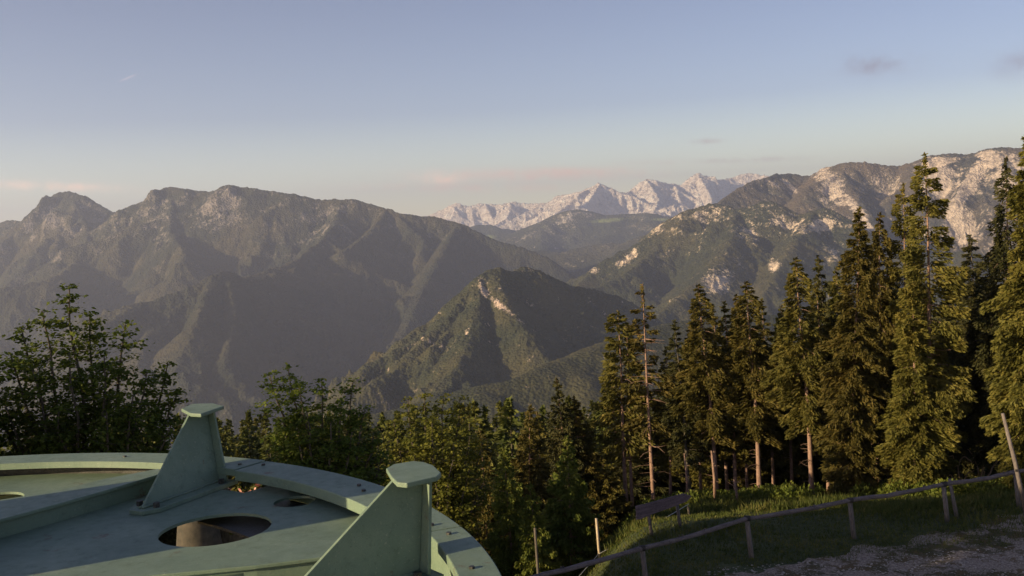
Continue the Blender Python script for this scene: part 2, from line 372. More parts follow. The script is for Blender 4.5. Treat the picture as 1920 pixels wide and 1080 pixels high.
far_lines = [([(700, 440, 30000), (760, 412, 30000), (800, 405, 30000), (830, 392, 29500), (858, 380, 29000), (875, 386, 29000), (900, 381, 29000), (935, 383, 29000), (960, 378, 28500), (990, 381, 28500), (1035, 379, 28000), (1042, 368, 27500), (1062, 364, 27000), (1090, 358, 26500), (1108, 350, 26000), (1125, 343, 26000), (1140, 350, 26000), (1160, 359, 26500), (1180, 361, 26500), (1192, 349, 26500), (1212, 336, 26500), (1235, 339, 26500), (1262, 344, 27000), (1278, 347, 27000), (1292, 334, 27000), (1308, 324, 27000), (1322, 330, 27000), (1345, 337, 27500), (1372, 332, 28000), (1395, 325, 28000), (1422, 326, 28000), (1470, 340, 28000), (1600, 360, 28000)], SP),
             ([(1125, 343, 26000), (1105, 375, 24500), (1060, 400, 23000)], 0), ([(1212, 336, 26500), (1235, 372, 25000), (1225, 400, 23000)], 0), ([(1308, 324, 27000), (1330, 362, 25500)], 0)]
mid_lines = [([(840, 440, 18000), (888, 424, 18000), (912, 421, 18000), (940, 434, 17500), (985, 438, 17500), (1015, 421, 17000), (1050, 404, 16500), (1080, 393, 16500), (1112, 405, 16500), (1150, 402, 16500), (1195, 399, 16500), (1235, 404, 16000), (1262, 414, 16000), (1300, 420, 16000), (1380, 430, 16000)], SP),
             ([(940, 478, 13500), (1000, 470, 13500), (1062, 471, 13000), (1130, 456, 13000), (1180, 455, 12800), (1235, 436, 12500), (1320, 420, 12500)], SP),
             ([(980, 520, 10500), (1040, 508, 10500), (1080, 516, 10300), (1112, 503, 10200), (1150, 492, 10000), (1210, 470, 10000)], SP)]
left_lines = [([(-220, 470, 9800), (-60, 440, 9800), (10, 415, 9700), (50, 411, 9600), (85, 376, 9500), (110, 361, 9500), (128, 358, 9500), (150, 363, 9400), (190, 386, 9300), (230, 403, 9200), (256, 410, 9000)], SP),
              ([(256, 410, 9000), (262, 400, 8900), (282, 378, 8800), (305, 356, 8700), (322, 350, 8700), (350, 355, 8600), (375, 358, 8600), (402, 357, 8500), (415, 349, 8500), (432, 345, 8500), (450, 348, 8500), (475, 353, 8400), (510, 358, 8400), (545, 362, 8300), (600, 373, 8300), (650, 373, 8200), (680, 378, 8200), (725, 391, 8100), (748, 401, 8000), (805, 405, 8000), (860, 417, 7900), (910, 441, 7800), (950, 456, 7700), (1010, 475, 7600), (1045, 497, 7500), (1070, 522, 7400), (1090, 570, 7200)], SP),
              ([(640, 375, 8300), (620, 430, 7600), (560, 482, 6900), (500, 505, 6500), (450, 522, 6200), (432, 509, 6100), (418, 508, 6050), (398, 517, 5950), (330, 546, 5800), (270, 566, 5700), (232, 574, 5600), (180, 590, 5500)], SP),
              ([(425, 512, 6050), (440, 590, 5500), (420, 680, 5000)], 0), ([(398, 517, 5950), (370, 600, 5300), (330, 690, 4900)], 0),
              ([(128, 358, 9500), (165, 440, 8500), (130, 500, 7600), (60, 530, 7000), (-60, 545, 6800)], SP),
              ([(322, 350, 8700), (320, 430, 8000), (350, 480, 7300)], 0), ([(725, 391, 8100), (690, 440, 7500), (640, 470, 7100)], 0),
              ([(860, 417, 7900), (800, 520, 6800), (760, 620, 6000)], SP)]
right_back = [([(1300, 420, 7300), (1345, 382, 7400), (1380, 356, 7600), (1405, 343, 7700), (1430, 333, 7800), (1468, 324, 8000), (1505, 327, 8000), (1528, 328, 7900), (1548, 315, 7800), (1570, 308, 7600), (1610, 304, 7500), (1650, 307, 7500), (1690, 310, 7500), (1715, 301, 7400), (1745, 293, 7300), (1790, 286, 7200), (1800, 288, 7200), (1830, 284, 7100), (1852, 277, 7000), (1900, 276, 6900), (1960, 272, 6800), (2100, 262, 6700)], SP),
              ([(1570, 308, 7600), (1592, 345, 7200), (1622, 390, 6800), (1648, 430, 6500)], 0), ([(1700, 306, 7450), (1725, 360, 6900), (1745, 420, 6500)], 0),
              ([(1800, 287, 7200), (1812, 330, 6900), (1790, 370, 6600)], 0), ([(1870, 277, 6950), (1905, 340, 6500), (1900, 420, 6100)], 0)]
right_front = [([(1020, 560, 7300), (1060, 530, 7200), (1100, 518, 7150), (1150, 490, 7000), (1190, 462, 6900), (1228, 431, 6800), (1262, 407, 6600), (1288, 393, 6500), (1300, 391, 6500), (1340, 381, 6450), (1380, 390, 6300), (1412, 384, 6250), (1440, 376, 6200), (1475, 392, 6150), (1500, 400, 6100), (1530, 392, 6050), (1560, 394, 6000), (1600, 420, 5900), (1640, 455, 5800), (1720, 480, 5700), (1820, 470, 5600), (1950, 500, 5500), (2100, 520, 5500)], SP),
               ([(1262, 407, 6600), (1225, 470, 6000), (1160, 520, 5600), (1100, 545, 5400), (1040, 570, 5300)], SP),
               ([(1380, 390, 6300), (1370, 450, 5700), (1330, 510, 5200), (1270, 560, 4900), (1230, 600, 4700)], SP),
               ([(1530, 392, 6050), (1480, 470, 5400), (1440, 540, 4900), (1400, 600, 4600)], SP),
               ([(1640, 455, 5800), (1600, 520, 5200), (1560, 600, 4700)], SP), ([(1820, 470, 5600), (1760, 560, 4900)], SP)]
cone_lines = [([(640, 790, 2900), (690, 722, 3000), (742, 690, 3120), (790, 642, 3250), (840, 592, 3400), (878, 548, 3520), (903, 517, 3600), (925, 502, 3650), (945, 505, 3680), (962, 507, 3700), (985, 501, 3750), (1003, 505, 3780), (1030, 518, 3850), (1062, 532, 3900), (1100, 540, 3950), (1150, 552, 3980), (1200, 580, 4000), (1260, 630, 4000)], SP),
              ([(925, 502, 3650), (950, 570, 3350), (985, 620, 3150), (1040, 690, 2950)], SP), ([(903, 517, 3600), (890, 600, 3250), (860, 680, 2950), (820, 740, 2750)], SP),
              ([(985, 501, 3750), (1050, 600, 3450), (1100, 660, 3300)], 0)]
low_lines = [([(560, 800, 2300), (700, 775, 2300), (790, 758, 2300), (850, 738, 2300), (905, 722, 2300), (960, 713, 2320), (1000, 697, 2350), (1035, 682, 2400), (1075, 668, 2450), (1115, 650, 2500), (1180, 625, 2600), (1260, 605, 2700), (1400, 590, 2800), (1600, 600, 2900), (1900, 610, 3000), (2100, 620, 3000)], SP)]

def rk_far(X, Y, H, st, PX, PY, sd):
    r = 0.45 + 0.55 * smooth(-300, 300, H) + 0.25 * fbm(X / 900, Y / 900, sd + 3)
    return r, X * 0
def rk_mid(X, Y, H, st, PX, PY, sd):
    r = 0.12 + 0.5 * smooth(0.5, 0.9, st) * smooth(-100, 300, H) + 0.2 * fbm(X / 700, Y / 700, sd + 3)
    md = blobs(PX, PY, [(905, 444, 30, 6, 0, 1), (1140, 413, 50, 5, 5, .9), (1240, 412, 25, 4, 0, .8), (1020, 425, 15, 4, 10, .6)])
    return r, md
def rk_left(X, Y, H, st, PX, PY, sd):
    n = fbm(X / 350, Y / 350, sd + 3)
    r = 0.40 * smooth(-250, 250, H) + 0.4 * smooth(0.75, 1.25, st) * smooth(-500, 0, H) + 0.22 * n - 0.1
    r = r + 0.45 * blobs(PX, PY, [(405, 385, 40, 25, 40, 1), (115, 430, 60, 14, -35, .8), (300, 420, 14, 50, -15, .8), (600, 395, 45, 12, 10, .7), (585, 440, 50, 8, 35, .7), (440, 430, 12, 40, 5, .7)])
    return r * 0.6, 0.28 * blobs(PX, PY, [(380, 600, 35, 80, 30, 1), (300, 560, 70, 14, 18, .8), (560, 480, 60, 12, 25, .6)]) * (0.8 + n)
def rk_rb(X, Y, H, st, PX, PY, sd):
    n = fbm(X / 260, Y / 260, sd + 3)
    r = 0.04 * smooth(-150, 250, H) + 0.34 * smooth(0.85, 1.35, st) + 0.28 * n - .06
    r = r + blobs(PX, PY, [(1815, 350, 13, 75, -32, 1.2), (1800, 425, 28, 35, 0, 1.0), (1560, 350, 26, 45, 25, .8), (1610, 400, 10, 60, 35, .8), (1760, 330, 40, 50, 10, .7), (1860, 300, 25, 18, 0, 1.), (1900, 330, 40, 40, 0, .6), (1480, 348, 5, 22, 50, .8), (1452, 346, 5, 18, 60, .7)])
    return r, X * 0
def rk_rf(X, Y, H, st, PX, PY, sd):
    n = fbm(X / 180, Y / 180, sd + 3)
    r = -0.01 + 0.36 * smooth(0.8, 1.4, st) * smooth(-400, -50, H) + 0.32 * n
    r = r + 0.60 * blobs(PX, PY, [(1345, 528, 38, 26, 30, 1), (1450, 497, 11, 14, 20, 1), (1400, 440, 40, 16, -15, .7), (1520, 425, 50, 16, 10, .9), (1330, 400, 60, 16, 0, .55), (1115, 506, 12, 8, 0, .8), (1560, 470, 20, 20, 0, .5), (1185, 480, 30, 8, 30, .5), (1240, 432, 12, 12, 0, .6), (1450, 420, 20, 12, 20, .8), (1270, 560, 25, 8, 30, .4), (1440, 390, 50, 10, 0, .5)])
    return r, 0.3 * blobs(PX, PY, [(1180, 485, 60, 10, 30, 1), (1110, 530, 60, 6, 5, 1), (1260, 540, 60, 10, 35, 1)])
def rk_cone(X, Y, H, st, PX, PY, sd):
    n = fbm(X / 110, Y / 110, sd + 3)
    r = -0.16 + 0.25 * smooth(1.1, 1.6, st) + 0.25 * n
    r = r + 0.85 * blobs(PX, PY, [(908, 548, 9, 18, 30, 1.), (940, 574, 34, 7, -38, 1), (975, 603, 16, 6, -40, .7), (830, 652, 32, 11, -15, .55), (882, 632, 7, 34, 20, .45), (905, 525, 14, 12, 0, .6), (985, 506, 30, 6, 0, .35), (935, 540, 8, 26, 10, .3)])
    return r, X * 0
def rk_low(X, Y, H, st, PX, PY, sd): return X * 0 + 0.05 * fbm(X / 60, Y / 60, sd), X * 0
ROCK = (0.40, 0.355, 0.31)
FOR = (0.040, 0.048, 0.025)
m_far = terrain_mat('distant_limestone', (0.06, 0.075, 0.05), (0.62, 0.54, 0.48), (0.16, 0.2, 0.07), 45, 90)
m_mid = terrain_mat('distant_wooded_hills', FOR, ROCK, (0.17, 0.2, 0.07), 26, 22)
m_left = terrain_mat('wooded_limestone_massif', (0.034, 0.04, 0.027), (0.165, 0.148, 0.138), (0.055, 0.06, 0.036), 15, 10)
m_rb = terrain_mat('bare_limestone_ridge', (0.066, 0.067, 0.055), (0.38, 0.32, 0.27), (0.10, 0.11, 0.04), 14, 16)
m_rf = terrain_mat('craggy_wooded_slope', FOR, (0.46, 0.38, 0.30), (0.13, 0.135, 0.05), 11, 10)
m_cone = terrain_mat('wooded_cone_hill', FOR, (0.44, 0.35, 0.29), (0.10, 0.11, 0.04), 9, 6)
far_lines = [([(a, b, c * .78) for a, b, c in l], q) for l, q in far_lines]; mid_lines = [([(a, b, c * .84) for a, b, c in l], q) for l, q in mid_lines]
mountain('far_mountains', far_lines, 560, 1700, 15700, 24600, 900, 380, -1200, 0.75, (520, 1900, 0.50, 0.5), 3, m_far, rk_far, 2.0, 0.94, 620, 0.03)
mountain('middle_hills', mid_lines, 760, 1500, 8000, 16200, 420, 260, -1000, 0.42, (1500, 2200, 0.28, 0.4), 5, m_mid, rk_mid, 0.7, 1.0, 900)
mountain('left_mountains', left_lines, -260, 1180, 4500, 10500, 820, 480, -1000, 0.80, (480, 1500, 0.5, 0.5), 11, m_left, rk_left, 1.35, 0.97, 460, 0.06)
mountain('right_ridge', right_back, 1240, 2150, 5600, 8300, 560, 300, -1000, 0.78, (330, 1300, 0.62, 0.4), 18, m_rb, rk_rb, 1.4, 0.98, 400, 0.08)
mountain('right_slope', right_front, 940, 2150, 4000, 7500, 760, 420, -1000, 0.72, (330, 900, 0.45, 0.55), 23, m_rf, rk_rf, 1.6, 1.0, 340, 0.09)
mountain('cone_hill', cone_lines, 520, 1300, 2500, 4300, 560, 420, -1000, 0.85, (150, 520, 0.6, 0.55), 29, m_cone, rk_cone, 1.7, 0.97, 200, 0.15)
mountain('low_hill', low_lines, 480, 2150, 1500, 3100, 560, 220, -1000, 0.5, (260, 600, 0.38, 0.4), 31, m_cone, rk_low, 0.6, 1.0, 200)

# ------------------------------------------------------------------ near ground
YR = [0, 20, 32, 36, 45, 60, 80, 100, 200, 400, 1000, 1500, 3200, 60000]; ZR = [-9.8, -9.8, -9.95, -10.95, -13.3, -17.5, -23, -30, -54, -110, -350, -560, -1060, -1060]
YL = [0, 20, 25, 30, 40, 60, 100, 150, 200, 400, 1000, 1500, 3200, 60000]; ZL = [-9.8, -10.0, -10.7, -13, -17.2, -23.5, -32.5, -42, -52, -112, -350, -560, -1060, -1060]
def G(x, y):
    y = np.asarray(y, float); x = np.asarray(x, float); s = smooth(-0.03, 0.14, x / np.maximum(y, 1.0) )
    yy = np.maximum(y, 0)
    z = np.interp(yy, YL, ZL) * (1 - s) + np.interp(yy, YR, ZR) * s
    far_ = smooth(34, 50, yy)
    return z + far_ * fbm(x / 14, y / 14, 77, 4) * 0.9 + smooth(26, 40, yy) * fbm(x / 3, y / 3, 71, 3) * 0.12
def ground():
    ys = np.concatenate([np.linspace(-60, 12, 10), np.linspace(14, 60, 150), 62 * (3300 / 62) ** np.linspace(0, 1, 130), [20000, 60000]])
    ts = np.linspace(-1, 1, 260); V = []
    YY, TT = np.meshgrid(ys, ts, indexing='ij'); XX = TT * (np.maximum(YY, 0) * 1.0 + 70)
    ZZ = G(XX, YY); V = np.stack([XX, YY, ZZ], -1); nr, nc = YY.shape
    idx = np.arange(nr * nc).reshape(nr, nc); q = np.stack([idx[:-1, :-1], idx[:-1, 1:], idx[1:, 1:], idx[1:, :-1]], -1).reshape(-1, 4)
    m, t, b = mat('meadow_soil'); v = geo_pos(t); n = noise(t, 0.7, 6, 0.7, v); n2 = noise(t, 6, 4, 0.7, v)
    f = math_n(t, 'MULTIPLY_ADD', n2, 0.5, math_n(t, 'MULTIPLY', n, 0.5))
    L(t, ramp_n(t, f, [(0.36, (0.022, 0.030, 0.010)), (0.5, (0.045, 0.06, 0.018)), (0.66, (0.10, 0.09, 0.04))]), b.inputs['Base Color'])
    bump(t, f, 0.8, 0.12, b)
    tag(link('ground', mesh_np('ground', V.reshape(-1, 3), q, 4, True), m), kind='structure')
ground()
# gravel yard in front of the fence
def gravel():
    edge = [(1180, 1130), (1290, 1092), (1380, 1062), (1450, 1046), (1520, 1032), (1600, 1010), (1680, 1000), (1740, 985), (1840, 968), (1930, 945), (2100, 920)]
    E3 = [on(a, b, -9.85) for a, b in edge]; ex = np.array([e[0] for e in E3]); ey = np.array([e[1] for e in E3])
    o = np.argsort(ex); ex, ey = ex[o], ey[o]
    xs = np.linspace(2, 40, 200); us = np.linspace(0, 1, 90); XX, UU = np.meshgrid(xs, us, indexing='xy')
    top = np.interp(XX, ex, ey) + fbm(XX * 1.1, XX * 0 + 3, 5, 4) * 0.9; YY = 4 + (top - 4) * UU
    ZZ = G(XX, YY) + 0.02 - 0.06 * smooth(0.97, 1.0, UU); nr, nc = XX.shape
    idx = np.arange(nr * nc).reshape(nr, nc); q = np.stack([idx[:-1, :-1], idx[:-1, 1:], idx[1:, 1:], idx[1:, :-1]], -1).reshape(-1, 4)
    m, t, b = mat('gravel_and_turf'); v = geo_pos(t)
    big = noise(t, 0.75, 7, 0.75, v); st = noise(t, 14, 5, 0.8, v); st2 = noise(t, 3.0, 4, 0.7, v)
    g = ramp_n(t, st, [(0.35, (0.10, 0.078, 0.06)), (0.5, (0.24, 0.195, 0.155)), (0.65, (0.44, 0.37, 0.30))])
    tf = ramp_n(t, st2, [(0.38, (0.03, 0.034, 0.014)), (0.52, (0.06, 0.055, 0.02)), (0.66, (0.12, 0.075, 0.03))])
    k = math_n(t, 'MULTIPLY_ADD', math_n(t, 'MULTIPLY_ADD', st2, 0.25, big), 13.0, -7.9, clamp=True)
    L(t, mix_n(t, k, g, tf), b.inputs['Base Color']); bump(t, st, 0.8, 0.05, b)
    tag(link('gravel_road', mesh_np('gravel_road', np.stack([XX, YY, ZZ], -1).reshape(-1, 3), q, 4, True), m), kind='structure')
gravel()

# ------------------------------------------------------------------ foliage builders
def unit(a): return a / np.maximum(np.linalg.norm(a, axis=-1, keepdims=True), 1e-9)
def cards(P, D, ln, wd, rng):
    """small pointed leaf pieces: centre P, direction D"""
    n = len(P); W_ = unit(np.cross(D, unit(rng.normal(size=(n, 3)))));
    ln = np.broadcast_to(ln, n)[:, None]; wd = np.broadcast_to(wd, n)[:, None]
    V = np.stack([P - D * ln / 2, P + W_ * wd / 2 + D * ln * 0.08, P + D * ln / 2, P - W_ * wd / 2 + D * ln * 0.08], 1).reshape(-1, 3)
    return V, np.arange(n * 4).reshape(n, 4)
def spruce(name, seed, H, R, z0, nb, per_m, hang=0.35, droop=0.35, ln=0.26, wd=0.075, col=0.8, gaps=0.12, shape=0.8, bare_twigs=0, trunk_r=0.13, fork=False, wob=0.12, front=0.0):
    """returns (trunk mesh, crown mesh), base at the origin"""
    rng = np.random.default_rng(seed); PP = []; DD = []; tb = MB()
    ph = rng.uniform(0, 6.28, 2); ax = lambda z: (wob * math.sin(z * 0.35 + ph[0]) * z / H, wob * math.cos(z * 0.3 + ph[1]) * z / H)
    zs = np.linspace(0, H, 14)
    tb.tube([(*ax(z), z) for z in zs], [max(0.012, trunk_r * (1 - 0.93 * z / H) * (1.25 if z == 0 else 1)) for z in zs], 9)
    if fork: tb.tube([(0.28 + ax(z)[0] + 0.1 * z / H, 0.1 + ax(z)[1], z) for z in zs * 0.93], [max(0.012, trunk_r * .8 * (1 - 0.93 * z / H)) for z in zs], 9)
    lump = rng.uniform(0, 100)
    for i in range(nb):
        z = z0 + (H - z0) * (1 - (1 - (i + rng.random()) / nb) ** 0.9) * 0.985; tt = (H - z) / (H - z0)
        az = i * 2.399 + rng.normal(0, 0.4)
        lobe = 0.72 + 0.5 * float(vnoise(np.array(z * 0.55 + lump), np.array(az % 6.28 * 1.1), seed))
        Lb = R * min(1.0, 1.35 * tt ** shape) * lobe * rng.uniform(0.65, 1.12) + 0.10
        if tt > 0.9: Lb *= 0.75
        if rng.random() < gaps: continue
        if abs((az + PI / 2 + PI) % (2 * PI) - PI) < 0.85 and rng.random() < front: continue
        k = max(4, int(per_m * Lb * (0.6 + 0.4 * Lb))); s = rng.random(k) ** 0.62; s = 0.12 + 0.9 * s
        up = 0.25 * tt * 0 + (0.5 * (1 - tt) ** 2)
        dirx, diry = math.cos(az), math.sin(az)
        w = rng.normal(0, 1, k) * 0.16 * Lb * (1.15 - s * 0.8)
        zz = z + Lb * (up * s - droop * s * s + 0.12 * s ** 4) - rng.random(k) ** 1.6 * hang * min(1, Lb)
        a0, a1 = ax(z); P_ = np.stack([a0 + dirx * Lb * s - diry * w, a1 + diry * Lb * s + dirx * w, zz], -1)
        side = np.sign(w) * rng.uniform(0.1, 0.9, k)
        D_ = np.stack([dirx - diry * side, diry + dirx * side, -0.25 - rng.random(k) * 0.9 + up], -1) + rng.normal(0, 0.3, (k, 3))
        PP.append(P_); DD.append(unit(D_))
        if Lb > 0.5 and i % 2 == 0:
            tb.tube([(a0, a1, z), (a0 + dirx * Lb * .5, a1 + diry * Lb * .5, z + Lb * (up * .5 - droop * .25)), (a0 + dirx * Lb * .92, a1 + diry * Lb * .92, z + Lb * (up * .92 - droop * .8))], [0.022, 0.014, 0.005], 3, False)
    # leader tip
    k = 60; zt = H - rng.random(k) * 1.1; P_ = np.stack([rng.normal(0, 0.04, k) + ax(H)[0], rng.normal(0, 0.04, k) + ax(H)[1], zt], -1); PP.append(P_)
    DD.append(unit(np.stack([rng.normal(0, 1, k), rng.normal(0, 1, k), rng.uniform(0.2, 1.6, k)], -1)))
    for i in range(bare_twigs):
        z = rng.uniform(z0 * 0.25, z0 + (H - z0) * 0.75); az = rng.uniform(0, 6.28); l = rng.uniform(0.25, 1.1); a0, a1 = ax(z)
        tb.tube([(a0, a1, z), (a0 + math.cos(az) * l * .6, a1 + math.sin(az) * l * .6, z - 0.02), (a0 + math.cos(az) * l, a1 + math.sin(az) * l, z - rng.uniform(-.1, 0.3) * l)], [0.018, 0.011, 0.004], 3, False)
    P_ = np.concatenate(PP); D_ = np.concatenate(DD); n = len(P_)
    V, Fc = cards(P_, D_, ln * rng.uniform(0.55, 1.3, n), wd * rng.uniform(0.6, 1.4, n), rng)
    tm = bpy.data.meshes.new(name + '_trunk'); tm.from_pydata(tb.v, [], tb.f); tm.update()
    for p in tm.polygons: p.use_smooth = True
    return tm, mesh_np(name + '_crown', V, Fc, 4)
def tree_from(meshes, name, label, cat, loc, h_scale, w_scale, rot, lean, leafm, barkm, group):
    t = thing(name, label, cat, loc, group); t.rotation_euler = (lean[1], lean[0], rot); t.scale = (w_scale, w_scale, h_scale)
    tr = link('trunk', meshes[0], None, t); cr = link('crown', meshes[1], None, t)
    for o, m in ((tr, barkm), (cr, leafm)):
        if not o.data.materials: o.data.materials.append(None)
        o.material_slots[0].link = 'OBJECT'; o.material_slots[0].material = m
    return t

# prototypes (20 m class, about their own height H)
PR = {
 'full':   (spruce('full', 1, 15.0, 1.7, 0.8, 235, 200, hang=0.42, droop=0.45, gaps=0.12, shape=0.75), 15.0),
 'full2':  (spruce('full2', 2, 15.0, 1.6, 1.6, 200, 185, hang=0.5, droop=0.55, gaps=0.14, shape=0.7), 15.0),
 'high':   (spruce('high', 3, 14.0, 1.55, 4.4, 150, 160, hang=0.5, droop=0.5, gaps=0.15, shape=0.8, bare_twigs=30, front=0.55), 14.0),
 'high2':  (spruce('high2', 4, 14.0, 1.5, 3.4, 140, 150, hang=0.4, droop=0.4, gaps=0.2, shape=0.85, bare_twigs=25, front=0.6), 14.0),
 'twin':   (spruce('twin', 5, 11.0, 1.35, 3.6, 150, 110, hang=0.3, droop=0.25, gaps=0.1, shape=0.6, bare_twigs=30, trunk_r=0.12, fork=True, front=0.85), 11.0),
 'bare':   (spruce('bare', 6, 12.5, 1.25, 4.6, 84, 110, hang=0.3, droop=0.30, gaps=0.3, shape=0.75, bare_twigs=60, trunk_r=0.115, wob=0.05, front=0.95), 12.5),
 'sparse': (spruce('sparse', 7, 17.0, 1.9, 2.0, 170, 170, hang=0.5, droop=0.35, gaps=0.28, shape=0.6, bare_twigs=25, trunk_r=0.15, wob=0.05, front=0.6), 17.0),
 'droopy': (spruce('droopy', 8, 16.0, 2.3, 2.6, 230, 115, hang=0.75, droop=0.62, gaps=0.16, shape=0.85, bare_twigs=10), 16.0),
 'young':  (spruce('young', 9, 6.0, 1.55, 0.3, 150, 120, hang=0.2, droop=0.15, gaps=0.05, shape=0.95, ln=0.22, trunk_r=0.08), 6.0),
 'wide':   (spruce('wide', 10, 12.0, 2.3, 0.8, 230, 105, hang=0.35, droop=0.3, gaps=0.1, shape=0.9, trunk_r=0.14), 12.0),
}
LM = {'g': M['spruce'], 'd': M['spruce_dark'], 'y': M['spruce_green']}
BK = {'b': M['bark'], 'r': M['bark_red'], 'k': M['bark_dark']}
